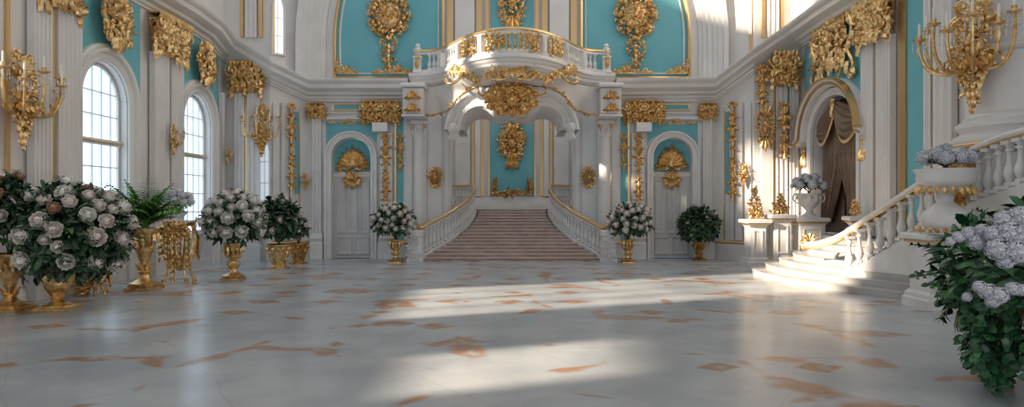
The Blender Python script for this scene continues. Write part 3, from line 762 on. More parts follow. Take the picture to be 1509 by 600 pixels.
pilaster('double fluted white pilaster with a big gilt capital between the two arched windows', lpos(15.82, 0, .0), LEFT, [(-.68, -.04, 4), (.06, .66, 4)], 5.02, (1.45, .88, .34, 5), gilt=[(-.02, .04)], group=G1)
pilaster('plain white pilaster between the second arched window and the corner pier', lpos(18.83, 0, 0), LEFT, [(-.11, .09, 1)], 4.7, None, proj=.1, group=G1)
# corner pier fronts
pilaster('white corner pier pilaster with a massive gilt capital beyond the second window', (-7.46, 19.2, 0), 0, [(-.34, -.06, 2), (.02, .34, 2)], 4.72, (.76, .86, .36, 7), proj=.12, gilt=[(-.05, .01)], group=G1)
G2 = 'fluted pilasters of the curtained door wall'
pilaster('fluted white pilaster between the curtained doorway and the turquoise strip, gilt capital', rpos(14.88, 0, 0), RIGHT, [(-.62, -.1, 4), (.02, .58, 4)], 5.2, (1.2, .92, .34, 11), z0=.9, base=False, gilt=[(-.08, 0)], group=G2)
pilaster('plain white pilaster between the turquoise strip and the huge round column', rpos(12.75, 0, 0), RIGHT, [(-.42, -.2, 1), (-.12, .42, 2)], 6.0, None, z0=1.25, base=False, proj=.12, gilt=[(-.18, -.14)], group=G2)
pilaster('sunlit white corner pier pilaster beside the urn pedestals, gilt capital', (7.62, 19.2, 0), 0, [(-.62, -.3, 0), (-.22, .1, 2), (.16, .40, 2)], 4.9, None, proj=.16, gilt=[(-.29, -.24)], group=G2)
c = capital_mesh(.6, .9, .3, 12); o = c.build('gilded_capital', 'gold', loc=(7.56, 18.95, 4.92)); tag(o, 'gilt leafy capital between the sunlit corner pier and the curtained doorway', 'capital')
# end wall pilasters with capitals
G3 = 'pilasters of the end wall'
for s, lab in ((-1, 'window side'), (1, 'curtained door side')):
    pilaster(f'flat white pilaster between the {lab} end door and the grand staircase', (s * 3.69, YB, 0), 0, [(-.18, .18, 0)], 3.69, None, proj=.1, group=G3)
    m = MB(); m.T = None
    o = root('gilded_capital', f'broad gilt double capital above the {lab} bouquet by the staircase', 'capital', (s * 3.83, YB - .1, 4.0))
    for k in (-1, 1): 
        c = capital_mesh(.48, .62, .22, 20 + k + s).build('leaf_bell', 'gold', o); c.location.x = k * .27
    m.box(-.22, .22, -.26, -.01, -.30, -.03, .02); m.build('white_block', 'white', o)
    # corner pilaster
    pilaster(f'narrow white pilaster between the {lab} corner and its end door', (s * 5.73, YB, 0), 0, [(-.13, .13, 2)], 4.1, (.42, .46, .2, 31 + s), proj=.1, group=G3)
# ------------------------------------------------------------------ great round column
o = root('round_column', 'huge white round column on a high plinth behind the climbing balustrade', 'column', (8.5, 11.3, 0))
m = MB(); m.box(-.95, -.02 + .0, -.62, .62, 0, 2.46, .02); m.box(-1.04, -.02, -.70, .70, 2.47, 2.53, .015); m.build('plinth', 'white', o)
m = MB(); m.box(-1.06, -.02, -.72, .72, 2.54, 2.60, .015); m.build('gilt_edge', 'gold_trim', o)
m = MB(); m.lathe([(.98, 2.605), (1.0, 2.66), (.98, 2.74), (.92, 2.76), (.88, 2.80), (.90, 2.84), (.95, 2.88), (.95, 2.94), (.90, 2.98), (.84, 3.0), (.84, 3.05), (.80, 3.1)], 48); m.build('base', 'white', o)
m = MB(); m.lathe([(.80, 3.102), (.78, 7.5)], 48); m.build('shaft', 'white', o)
m = MB(); m.lathe([(.80, 4.06), (.86, 4.09), (.88, 4.13), (.86, 4.17), (.80, 4.20)], 48); m.build('astragal', 'white', o)

# ------------------------------------------------------------------ grand staircase
NS = 16; RISE = RZ / NS; Y0 = 19.2
yk = [Y0]
for i in range(NS): yk.append(yk[-1] + (.26 if i < 7 else .47))
left_curve = cat_rom([(-2.63, 19.2), (-2.5, 19.5), (-2.22, 20.0), (-1.83, 20.7), (-1.62, 21.4), (-1.47, 22.3), (-1.37, 23.6), (-1.37, 24.6), (-1.55, 25.4), (-2.25, 26.2)], 8)
def half_w(y):
    for a, b in zip(left_curve, left_curve[1:]):
        if a.y <= y <= b.y: return -(a.x + (b.x - a.x) * (y - a.y) / max(b.y - a.y, 1e-6))
    return 2.63
o = root('grand_staircase', 'broad rose marble staircase narrowing up between curved white balustrades', 'staircase', (0, Y0, 0))
for i in range(NS):
    y0 = yk[i]; y1 = yk[i + 1] + .02
    if i == NS - 1: y1 = 24.6
    ys = [y0 + (y1 - y0) * k / 4 for k in range(5)]; q = .14
    m = MB(); pts = [(-half_w(y) + q, y - Y0) for y in ys]
    if i == NS - 1: pts = [(-1.25, y0 - Y0), (-1.25, 25.6 - Y0), (-2.0, 26.45 - Y0), (-2.7, 26.5 - Y0), (-2.7, RB - .22 - Y0)]
    pts = pts + [(-x, y) for x, y in pts[::-1]]; pts.reverse()
    m.prism(pts, 0 if i == 0 else (i - 1) * RISE + .001, (i + 1) * RISE - .022)
    st = m.build('step', 'step', o, smooth=0)
    pts = [(x, y - (.025 if abs(y + Y0 - y0) < 1e-4 else 0)) for x, y in pts]
    n = MB(); n.prism(pts, (i + 1) * RISE - .021, (i + 1) * RISE); n.build('tread', 'lit_tread', st, smooth=0)
# balusters -------------------------------------------------------
def baluster_mesh(h, r):
    m = MB()
    m.squares([(r * 1.05, 0), (r * 1.05, h * .08)]); m.squares([(r * 1.05, h * .92), (r * 1.05, h)])
    m.lathe([(r * .9, h * .081), (r * .95, h * .12), (r * .5, h * .15), (r * .75, h * .20), (r * 1.05, h * .30), (r * .95, h * .40), (r * .55, h * .52), (r * .42, h * .64), (r * .48, h * .76), (r * .8, h * .79), (r * .8, h * .82), (r * .5, h * .85), (r * .72, h * .89), (r * .9, h * .919)], 12)
    return m
def baluster_data(h, r, m='marble'):
    o = baluster_mesh(h, r).build('baluster', m, smooth=50); me = o.data; bpy.data.objects.remove(o); return me
def resample(pts, step):
    out = [pts[0]]; acc = 0
    for a, b in zip(pts, pts[1:]):
        d = (b - a).length; 
        while acc + d >= step:
            t = (step - acc) / d; a = a + (b - a) * t; out.append(a); d = (b - a).length; acc = 0
        acc += d
    return out
RAIL = [(-.055, 0), (-.06, .03), (-.05, .06), (-.025, .085), (.025, .085), (.05, .06), (.06, .03), (.055, 0)]
def stair_z(y):
    for i in range(NS):
        if y < yk[i + 1]: return RISE * (i + max(0, (y - yk[i]) / (yk[i + 1] - yk[i])) + .6)
    return RZ + .06
def string_wall(m, rel, below):
    n = len(rel); rs = []
    for i, p in enumerate(rel):
        t = rel[min(i + 1, n - 1)] - rel[max(i - 1, 0)]; t.z = 0; t.normalize(); a = V((t.y, -t.x, 0)); z = p.z + .06
        rs.append([V((p.x, p.y, 0)) + a * u + V((0, 0, h)) for u, h in ((-.085, -below), (-.085, z - .03), (-.06, z), (.06, z), (.085, z - .03), (.085, -below))])
    m.rings(rs, True, True)
def string_frames(rel):
    n = len(rel); A = []; B = []
    for i, p in enumerate(rel):
        t = rel[min(i + 1, n - 1)] - rel[max(i - 1, 0)]; t.z = 0; t.normalize(); A.append(V((t.y, -t.x, 0)))
        B.append(None)
    return A, B
for sg, lab in ((-1, 'window side'), (1, 'curtained door side')):
    pts = [V((-sg * p.x, p.y, max(.10, stair_z(p.y)))) for p in left_curve]
    o = root('curved_balustrade', f'curved white balustrade with gilt handrail on the {lab} of the grand staircase', 'balustrade', tuple(pts[0]))
    rel = [p - pts[0] for p in pts]
    H = .72
    m = MB(); string_wall(m, rel, pts[0].z); m.build('string', 'marble', o)
    m = MB(); sweep_h(m, [p + V((0, 0, H + .06)) for p in rel], RAIL, 1); m.build('handrail', 'gold_trim', o)
    m = MB(); sweep_h(m, [p + V((0, 0, H + .02)) for p in rel], [(-.05, 0), (-.05, .035), (.05, .035), (.05, 0)], 1); m.build('under_rail', 'marble', o)
    bd = baluster_data(H - .045, .062)
    for p in resample(rel, .20)[1:]:
        share('baluster', bd, o, p + V((0, 0, .062)))
    # carved newel block
    m = MB(); m.squares([(.22, -pts[0].z), (.22, .0), (.19, .02), (.19, .60), (.22, .62), (.22, .74), (.18, .78)], (-sg * -.06, -.27, 0))
    m.build('newel', 'marble', o)
    m = MB(); r = random.Random(5 + sg); m.T = Matrix.Translation((sg * .06, -.463, .32))
    clump(m, r, lambda u, v: True, -.17, .17, -.36, .25, 50, .1, .03, .0); m.build('newel_carving', 'marble', o)
    m = MB(); scroll(m, sg * .04, .87, .09, 0, 1.4, 1, .03, .12); m.build('rail_volute', 'gold_trim', o)

# ------------------------------------------------------------------ balcony over the staircase arch
half = [(-2.95, 19.62), (-2.62, 19.55), (-2.25, 19.42), (-1.93, 19.12), (-1.62, 18.6), (-1.2, 17.85), (-.75, 17.32), (-.35, 17.07), (0, 17.0)]
bc = cat_rom([(x, y, 0) for x, y in half] + [(-x, y, 0) for x, y in half[-2::-1]], 6)
bal = root('balcony', 'bulging white balcony with gilt railing above the staircase arch', 'balcony', (0, 19.6, 0))
OFF = V((0, -19.6, 0)); bcl = [p + OFF for p in bc]
ZB = 5.36
# deck and moulded slab edge
m = MB(); poly = [(p.x, p.y) for p in bcl] + [(2.95, .38), (-2.95, .38)]; m.prism(poly, ZB - .12, ZB); m.build('deck', 'white', bal, smooth=0)
m = MB(); sweep_h(m, [p + V((0, 0, ZB)) for p in bcl], [(-.25, .02), (.10, .02), (.12, -.02), (.12, -.08), (.07, -.11), (.05, -.17), (.01, -.20), (0, -.27), (-.06, -.31), (-.08, -.36), (-.14, -.40), (-.25, -.40)], 1); m.build('slab_edge', 'white', bal)
# railing
def rail_piece(a, b): return [p for p in bcl[a:b + 1]]
nb = len(bcl)
m = MB(); sweep_h(m, [p + V((0, 0, ZB + .60)) for p in bcl[3:nb - 3]], RAIL, 1); m.build('handrail', 'gold_trim', bal)
m = MB(); sweep_h(m, [p + V((0, 0, ZB + .03)) for p in bcl[3:nb - 3]], [(-.06, 0), (-.06, .07), (.06, .07), (.06, 0)], 1); m.build('lower_rail', 'marble', bal)
m = MB(); sweep_h(m, [p + V((0, 0, ZB + .545)) for p in bcl[3:nb - 3]], [(-.05, 0), (-.05, .05), (.05, .05), (.05, 0)], 1); m.build('under_rail', 'marble', bal)
bd = baluster_data(.44, .055)
bdg = baluster_data(.44, .05, 'gold')
rs = resample(bcl[3:nb - 3], .152)
posts = [2.0, 1.42, .78]
def near_post(x): return any(abs(abs(x) - p) < .1 for p in posts)
for p in rs:
    if near_post(p.x) or abs(p.x) > 2.5: continue
    if abs(p.x) > 1.45: share('baluster', bd, bal, p + V((0, 0, ZB + .101)))
    else: share('gilt_baluster', bdg, bal, p + V((0, 0, ZB + .101)))
def on_curve(x):
    for a, b in zip(bcl, bcl[1:]):
        if a.x <= x <= b.x:
            t = (x - a.x) / (b.x - a.x); q = a + (b - a) * t; d = b - a; return q, atan2(d.y, d.x)
    return bcl[-1], 0
for s in (-1, 1):
    for x in posts:
        q, a = on_curve(s * x); m = MB(); m.box(-.075, .075, -.085, .085, 0, .52, .012); m.box(-.045, .045, -.097, -.086, .08, .45, .004)
        pm = m.build('railing_post', 'marble', bal, q + V((0, 0, ZB + .02)), a)
    q, a = on_curve(s * 2.72)
    m = MB(); m.squares([(.13, 0), (.13, .06), (.11, .08), (.11, .40), (.13, .42), (.13, .48), (.06, .5)]); m.lathe([(.05, .5), (.08, .52), (.13, .6), (.12, .68), (.07, .74), (.09, .78), (.05, .84), (.01, .86)], 12)
    e = m.build('end_post', 'marble', bal, q + V((0, 0, ZB + .02)))
    m = MB(); m.T = Matrix.Translation((0, -.13, 0)); acanthus(m, 0, .1, pi / 2, .3, .14, .0); scroll(m, .0, .42, .08, 0, 1.3, s, .02, .02); m.T = None
    for k in range(7): m.blob((.125 * cos(k * .9), .125 * sin(k * .9), .64), .025, .025, .04, 5, 4)
    m.build('gilt_leaf', 'gold', e)
# gilt scrollwork panels in the railing bays
for i, x in enumerate((-1.1, -.39, .39, 1.1)):
    q, a = on_curve(x); m = MB(); r = random.Random(i)
    wd = .26
    for s in (-1, 1):
        scroll(m, s * wd * .45, .14, .10, 0, 1.4, s, .022, .01); scroll(m, s * wd * .45, .33, .09, 0, 1.4, -s, .02, .01)
    rosette(m, 0, .23, .11, .02); clump(m, r, lambda u, v: True, -wd, wd, .04, .42, 44, .1, .02, .0)
    m.build('gilt_scroll_panel', 'gold', bal, q + V((0, 0, ZB + .1)) + V((sin(a), -cos(a), 0)) * .065, a)
# arch band under the balcony
YF = 18.9 - 19.6
def mir(p): return p + [(-x, z) for x, z in p[-2::-1]]
def apx(l, d=18.9): return [(X_(px, d), Z_(py, d)) for px, py in l]
inner = mir([(x, z) for x, z in [(-p.x, p.z) for p in cat_rom([(-a, 0, b) for a, b in apx([(684, 192), (682, 184), (687, 171), (699, 162), (714, 161), (728, 168), (741, 164), (754.5, 160)])], 5)]])
outer = mir([(x, z) for x, z in [(-p.x, p.z) for p in cat_rom([(-a, 0, b) for a, b in apx([(655, 192), (659, 176), (667, 157), (683, 141), (704, 131), (726, 129), (741, 127), (754.5, 126)])], 5)]])
def swell(x, y, z, xo):
    """the arch bows forward in plan towards its crown"""
    e = .75 * max(0, 1 - (xo / 1.72) ** 2); k = (18.9 - e) / 18.9
    return (x * k, y - e if y < YF + .5 else y, EYE + (z - EYE) * k)
n = len(inner)
m = MB(); rsx = []
for k, (f, y) in enumerate(((0, YF + 1.9), (0, YF + .10), (.10, YF + .02), (.14, YF - .06), (.30, YF - .08), (.42, YF - .02), (.60, YF - .04), (.72, YF - .14), (.86, YF - .18), (1.0, YF - .16), (1.0, YF + 1.9))):
    rsx.append([swell(a[0] + (b[0] - a[0]) * f, y, a[1] + (b[1] - a[1]) * f, b[0]) for a, b in zip(inner, outer)])
rsx.append(rsx[0]); m.rings(rsx, False); m.build('arch_band', 'white', bal)
# swelling apron between the arch and the slab
m = MB(); rows = []
top = [bcl[0] + (bcl[-1] - bcl[0]) * 0] 
def at_frac(lst, f):
    i = min(int(f * (len(lst) - 1)), len(lst) - 2); t = f * (len(lst) - 1) - i; return lst[i] + (lst[i + 1] - lst[i]) * t
lower = [V((-2.98, .0, 4.12)), V((-2.6, -.02, 4.12)), V((-2.3, -.05, 4.14)), V((-2.0, -.15, 4.2))] 
ol = [V(swell(x, YF - .12, z + .02, x)) for x, z in outer]
k0 = next(i for i, p in enumerate(ol) if p.z > 4.2)
lo = cat_rom(lower + ol[k0:len(ol) - k0:3] + [V((-p.x, p.y, p.z)) for p in lower[::-1]], 3)
NA = 90
for j in range(9):
    t = j / 8; row = []
    for i in range(NA + 1):
        f = i / NA; a = at_frac(lo, f); b = at_frac(bcl, f) + V((0, .05, ZB - .38))
        p = a + (b - a) * t; p.y = a.y + (b.y - a.y) * (t ** .45); row.append(p)
    rows.append(row)
m.rings(rows, False); m.build('apron', 'white', bal)
# gilt work on the apron
def apron_pt(f, t):
    a = at_frac(lo, f); b = at_frac(bcl, f) + V((0, .05, ZB - .38)); p = a + (b - a) * t; p.y = a.y + (b.y - a.y) * (t ** .45); return p
def on_apron(px, py):
    """the apron point that lies nearest the direction of a photo position"""
    best = None
    for i in range(121):
        for j in range(25):
            p = apron_pt(i / 120, j / 24); d = p.y + 19.6
            e = (p.x / d * F + 754.5 - px) ** 2 + (300 - (p.z - EYE) / d * F - py) ** 2
            if best is None or e < best[0]: best = (e, p)
    return best[1]
def gilt_on_apron(name, px, py, fn, tilt=-.35, off=.05, rz=0):
    p = on_apron(px, py); m = fn()
    o = m.build(name, 'gold', bal, p + V((0, -off, 0))); o.rotation_euler = (tilt, 0, rz); return o
gilt_on_apron('gilt_shell', 754.5, 108, lambda: crest(1.45, .62, 41, 40), -.3, .12).location.z -= .22
def side_spray(s):
    mb = MB(); r = random.Random(50 + s)
    swirl(mb, [(-s * .55, -.35), (-s * .3, -.02), (0, .12), (s * .3, .1), (s * .55, .22)], .04, .05, .05)
    swirl(mb, [(s * .05, .1), (s * .2, -.15), (s * .45, -.2), (s * .6, -.05)], .035, .045, .05)
    scroll(mb, s * .3, .22, .16, 0, 1.4, s, .04, .05); scroll(mb, -s * .25, .2, .13, pi, 1.4, -s, .035, .05); scroll(mb, -s * .35, -.2, .12, 0, 1.3, s, .03, .05)
    for k in range(12): acanthus(mb, -s * .5 + s * .09 * k, -.25 + .04 * k, pi / 2 + r.gauss(0, .8), .24, .12, .03, .04, .05)
    clump(mb, r, lambda u, v: abs(v - .25 * s * u) < .16, -.6, .6, -.4, .4, 34, .12, .05); return mb
for s in (-1, 1):
    gilt_on_apron('gilt_spray', 754.5 + s * 68, 112, lambda: side_spray(s), -.35, .06, s * .5)
    # garland edging the lower line of the apron
    m = MB(); pts = [at_frac(lo, f) + V((0, -.06, .02)) for f in [(.02 + .011 * i) if s < 0 else 1 - (.02 + .011 * i) for i in range(32)]]
    m.tube(pts, .028, 6)
    for i, p in enumerate(pts[::2]):
        m.T = Matrix.Translation(p); acanthus(m, 0, 0, i * 1.3, .12, .08, .0, .03, .03, 1); m.T = None
    m.build('gilt_garland', 'gold', bal)
    # end blocks and their columns' entablature
    x0, x1 = sorted((s * 2.42, s * 3.12))
    m = MB(); m.box(x0 + .06, x1 - .06, -.62, .37, 4.14, 4.86, .015); m.box(x0, x1, -.72, .37, 4.87, 4.99, .03); m.box(x0 + .03, x1 - .03, -.66, .37, 4.05, 4.13, .02); m.build('entablature_block', 'white', bal)
    for z, h in ((4.62, .26), (4.28, .26)):
        m = crest(.42, h, 60 + s); b = m.build('gilt_relief', 'gold', bal, (s * 2.77, -.63, z - h * .4))
# columns and piers that carry it
GC = 'columns under the balcony'
for s, lab in ((-1, 'window side'), (1, 'curtained door side')):
    o = root('round_column', f'slender white round column under the {lab} end of the balcony', 'column', (s * 2.72, 19.9, 0), 0, GC)
    m = MB(); m.squares([(.19, 0), (.19, .42), (.185, .46)]); m.build('plinth', 'white', o)
    m = MB(); m.lathe([(.185, .462), (.2, .5), (.19, .55), (.175, .57), (.19, .6), (.175, .64)], 24); m.build('base', 'white', o)
    m = MB(); m.lathe([(.172, .645), (.175, 1.6), (.158, 3.55)], 24); m.build('shaft', 'white', o)
    m = MB(); m.lathe([(.17, 3.553), (.19, 3.6), (.18, 3.64), (.19, 3.8), (.22, 3.92)], 16); m.squares([(.225, 3.925), (.225, 4.0), (.22, 4.04)])
    for i in range(12):
        m.T = Matrix.Rotation(i * pi / 6, 4, 'Z') @ Matrix.Translation((0, -.18, 3.6)); acanthus(m, 0, 0, pi / 2, .22 + .1 * (i % 2), .1, 0, .02, .05, 2)
    m.T = None
    m.build('capital', 'white', o)
    m = MB()
    for k in (-1, 1):
        m.T = Matrix.Translation((0, -.2, 3.84)); scroll(m, k * .16, .02, .07, 0, 1.4, k, .018, .02); m.T = None
    m.build('gilt_volute', 'gold', o)
    o = root('flat_pier', f'broad white pier behind the {lab} balustrade at the staircase arch', 'pier', (s * 2.36, 21.05, 0), 0, GC)
    m = MB(); m.box(-.46, .46, -.02, .5, .42, 4.5, .015); m.box(s * .5 - .13, s * .5 + .13, -.02, .5, 0, 4.5); m.box(s * -.02 - .16, s * -.02 + .16, -.06, -.021, .5, 4.3, .012); m.box(-s * .34 - .06, -s * .34 + .06, -.09, -.021, .42, 4.5, .012); m.box(s * .34 - .05, s * .34 + .05, -.06, -.021, .42, 4.5, .012); m.build('shaft', 'white', o)
    m = MB(); m.box(-.47, .47, -.12, .5, 0, .41, .02); m.build('base', 'white', o)
    # scrolled console that ends the arch band
    m = MB()
    for k in range(4): scroll(m, -s * 0, .02, .16 - .02 * k, 0, 1.5, s, .05, -.02 + .2 * k)
    for k in range(-1, 2): acanthus(m, 0, -.02, -pi / 2 + k * .5, .3, .16, .02, .04, .05)
    m.build('scroll_console', 'white', bal, (s * X_(670, 18.9) * -1, YF - .1, Z_(192, 18.9)))
# ------------------------------------------------------------------ curtained doorway in the side wall
o = root('door_3', 'arched doorway with brown velvet curtains at the top of the sunlit steps', 'doorway', (XW, DC, 0), RIGHT, None, 'structure')
m = MB(); m.box(-DHW + .01, DHW - .01, .30, .34, DZ0 + .01, 4.3)
for a, b in ((-.95, -.1), (.1, .95)):
    panel_frame(m, a, b, 1.1, 1.9, .06, .03, .301); panel_frame(m, a, b, 2.1, 3.4, .06, .03, .301)
m.build('leaf', 'wood', o)
ap = arch_path(DHW + .02, DZS, DZ0, 24, .96)
m = MB(); sweep_v(m, ap, [(0, 0), (0, .08), (.06, .12), (.10, .09), (.18, .10), (.20, 0)]); m.build('architrave', 'white', o, (0, -.024, 0))
hp_ = [(x, z) for x, z in arch_path(DHW + .24, DZS - .05, DZS - .35, 24, 1.22)][1:-1]
hp_ = [(-DHW - .55, DZS - .22), (-DHW - .38, DZS - .18)] + hp_ + [(DHW + .38, DZS - .18), (DHW + .55, DZS - .22)]
m = MB(); sweep_v(m, hp_, [(0, 0), (0, .22), (.05, .26), (.10, .28), (.13, .34), (.17, .34), (.19, .20), (.2, 0)]); m.build('hood', 'white', o, (0, -.024, 0))
m = MB(); sweep_v(m, hp_, [(.04, .262), (.04, .30), (.09, .31), (.09, .282)]); sweep_v(m, hp_, [(.172, .34), (.172, .37), (.21, .37), (.205, .2)]); m.build('gilt_edge', 'gold_trim', o, (0, -.024, 0))
for s in (-1, 1):
    m = MB(); scroll(m, s * (DHW + .42), DZS - .34, .14, 0, 1.4, s, .04, .1)
    for k in range(3): acanthus(m, s * (DHW + .40), DZS - .38, -pi / 2 + (k - 1) * .4, .42, .18, .08, .06, .04)
    m.build('gilt_bracket', 'gold', o, (0, -.024, 0))
def drape(mb, xl, xr, z0, z1, n, y0, amp, seed, sm=60, tm=22):
    r = random.Random(seed); ph = [r.uniform(0, 6.3) for _ in range(4)]; rs = []
    for j in range(tm + 1):
        t = j / tm; a, b = xl(t), xr(t); row = []
        for i in range(sm + 1):
            q = i / sm; f = sin(2 * pi * n * q + ph[0] + .5 * sin(3 * t + ph[1])) + .4 * sin(2 * pi * n * 2.3 * q + ph[2])
            row.append((a + (b - a) * q, y0 + amp * f * (.6 + .4 * t), z1 + (z0 - z1) * t))
        rs.append(row)
    mb.rings(rs, False)
    mb.rings([[(x, y + .012, z) for x, y, z in r_] for r_ in rs], False)
cu = root('velvet_curtain', 'parted brown velvet curtains with gold fringed swags hanging in the arched doorway', 'curtain', (XW, DC, DZ0), RIGHT)
dz = DZ0
m = MB(); drape(m, lambda t: -1.14, lambda t: .04 if t < .45 else .04 - .82 * ((t - .45) / .55) ** 1.2, 1.1 - dz, 4.0 - dz, 4, .19, .06, 3)
m.build('drape', 'velvet', cu)
m = MB(); drape(m, lambda t: -.02 if t < .42 else -.02 + 1.0 * ((t - .42) / .58) ** 1.15, lambda t: 1.14, .9 - dz, 4.0 - dz, 5, .08, .065, 4)
m.build('drape', 'velvet', cu)
def swag(mb, fr, x0, x1, ztop, dep, folds, y0, seed):
    rs = []; S_, T_ = 28, 26; bottom = []
    for j in range(T_ + 1):
        t = j / T_; row = []
        for i in range(S_ + 1):
            q = i / S_; x = x0 + (x1 - x0) * q; sag = sin(pi * q) ** .8
            z = ztop(x) - .05 - (.18 + dep * sag) * t - .1 * sag
            y = y0 - .10 * sag * sin(pi * min(t * .75, 1)) - .045 * sin(2 * pi * folds * t) * (.4 + .6 * sag)
            row.append((x, y, z))
        rs.append(row); bottom = row
    mb.rings(rs, False); mb.rings([[(x, y + .012, z) for x, y, z in r_] for r_ in rs], False)
    fr.tube([(x, y - .01, z) for x, y, z in bottom], .022, 5)
    for x, y, z in bottom:
        for k in (-.012, .012): fr.tube([(x + k, y - .01, z), (x + k, y - .01, z - .075)], [.010, .006], 4)
def atop(x): return DZS - dz + .90 * sqrt(max(0, 1 - (x / 1.2) ** 2))
m = MB(); f = MB(); swag(m, f, -1.12, -.08, atop, .62, 5, .04, 1); sw = m.build('swag', 'velvet', cu); f.build('gold_fringe', 'gold_trim', sw)
m = MB(); f = MB(); swag(m, f, -.12, 1.1, atop, .70, 5, .02, 2); sw = m.build('swag', 'velvet', cu); f.build('gold_fringe', 'gold_trim', sw)
m = MB(); rosette(m, -.1, 4.16 - dz, .13, .02, 8); acanthus(m, -.1, 4.1 - dz, -pi / 2, .3, .14, .04, .04, .02); m.build('gilt_rosette', 'gold', cu)

# ------------------------------------------------------------------ curved side staircase
st = root('curved_staircase', 'sunlit white curved steps spreading below the curtained doorway and climbing along the wall', 'staircase', (6.8, 14.4, 0))
O = V((-6.8, -14.4, 0))
outl = [V(p) for p in cat_rom([(6.02, 16.72, 0), (5.62, 15.9, 0), (5.46, 14.9, 0), (5.55, 13.85, 0), (5.85, 12.9, 0), (6.2, 12.1, 0), (6.55, 11.45, 0), (6.95, 11.1, 0), (7.38, 11.0, 0)], 7)]
nrm = []
for i in range(len(outl)):
    t = outl[min(i + 1, len(outl) - 1)] - outl[max(i - 1, 0)]; t.normalize(); nrm.append(V((-t.y, t.x, 0)))
R7, TRD = .12, .30
for k in range(7):
    pts = []
    for p, nn in zip(outl, nrm):
        q = p + nn * TRD * k
        if q.x > (8.06 if q.y > 12.1 else 7.4) or q.y > 16.72: continue
        if k and min((q - e).length for e in outl) < TRD * k * .97: continue
        pts.append((q.x, q.y))
    # close against the wall and at the far side
    pts = [(min(p[0] for p in pts[:1]), 16.72)] + pts + ([(7.4, pts[-1][1]), (7.4, 12.1), (8.06, 12.1)] if pts[-1][1] < 12.1 else [(8.06, pts[-1][1])]) + [(8.06, 16.72)]
    cl = [pts[0]]
    for p in pts[1:]:
        if (V((*p, 0)) - V((*cl[-1], 0))).length > .01: cl.append(p)
    m = MB(); loc = [(x - 6.8, y - 14.4) for x, y in cl]
    m.prism(loc, k * R7 + .0005, (k + 1) * R7 - .03)
    sp = m.build('step', 'stair_marble', st, smooth=30)
    cx = sum(p[0] for p in loc) / len(loc); cy = sum(p[1] for p in loc) / len(loc)
    m = MB(); m.prism([(x + (x - cx) * .012, y + (y - cy) * .012) if x < .55 and y < 2.2 else (x, y) for x, y in loc], (k + 1) * R7 - .0295, (k + 1) * R7); m.build('tread', 'stair_marble', sp, smooth=30)
base = cat_rom([(6.36, 13.2, .22), (6.55, 12.9, .42), (6.82, 12.45, .74), (7.05, 12.0, 1.06), (7.2, 11.3, 1.40), (7.2, 10.5, 1.66), (7.16, 9.6, 1.86), (7.1, 8.6, 2.1)], 8)
rail = cat_rom([V(((px - 754.5) * d / F, d, Z_(py, d))) for px, py, d in ((1186, 361, 13.75), (1205, 360, 13.5), (1236, 350, 13.2), (1268, 330, 12.9), (1300, 309, 12.45), (1345, 279, 12.0), (1400, 242, 11.3), (1440, 219, 10.6), (1470, 206, 10.1), (1509, 194, 9.6), (1580, 178, 8.6))], 6)
nstep = 14
for i in range(nstep):
    f0 = .06 + .94 * i / nstep; f1 = .06 + .94 * (i + 1) / nstep
    def bp(f):
        j = min(int(f * (len(base) - 1)), len(base) - 2); t = f * (len(base) - 1) - j; return base[j] + (base[j + 1] - base[j]) * t
    a, b = bp(f0), bp(f1)
    wa = 8.06 if b.y > 12.1 else 7.5; wb_ = wa
    m = MB(); m.prism([(x - 6.8, y - 14.4) for x, y in ((a.x + .09, a.y), (b.x + .09, b.y), (wb_, b.y), (wa, a.y + (.5 if a.y > 12 else 0)))], .0, b.z - .02); m.build('flight_step', 'stair_marble', st, smooth=0)
o0 = base[0]
m = MB(); string_wall(m, [p - o0 - V((0, 0, .06)) for p in base], o0.z); bs = m.build('balustrade', 'marble', st, o0 + O)
m = MB(); m.tube([p - o0 for p in rail], [.035] + [.07] * (len(rail) - 2) + [.07], 10); m.build('handrail', 'marble', bs)
m = MB(); rs = []
for i, p in enumerate(rail):
    t = rail[min(i + 1, len(rail) - 1)] - rail[max(i - 1, 0)]; t.z = 0; t.normalize(); a = V((t.y, -t.x, 0)); q = p - o0
    rs.append([q + a * u + V((0, 0, h)) for u, h in ((-.085, -.085), (-.092, -.05), (-.062, -.032), (.062, -.032), (.092, -.05), (.085, -.085))])
m.rings(rs, True, True); m.build('gilt_moulding', 'gold_trim', bs)
m = MB(); m.T = Matrix.Translation(rail[0] - o0); scroll(m, 0, -.02, .12, 0, 1.4, 1, .04, -.02)
for k in range(5): acanthus(m, .08, .05, pi * (.2 + .15 * k), .2, .12, .0, .04, .05)
m.build('gilt_volute', 'gold', bs)
def rail_over(p):
    """height of the rail over a base point, by nearest plan position"""
    q = min(rail, key=lambda r_: (r_.x - p.x) ** 2 + (r_.y - p.y) ** 2); return q.z
bme = {}
for p in resample(base, .235)[1:]:
    h = rail_over(p) - .095 - p.z
    if h < .2: continue
    if not bme: bme['m'] = baluster_data(.6, .075)
    share('baluster', bme['m'], bs, p - o0 + V((0, 0, .002)), (0, 0, 0), (1, 1, h / .6))
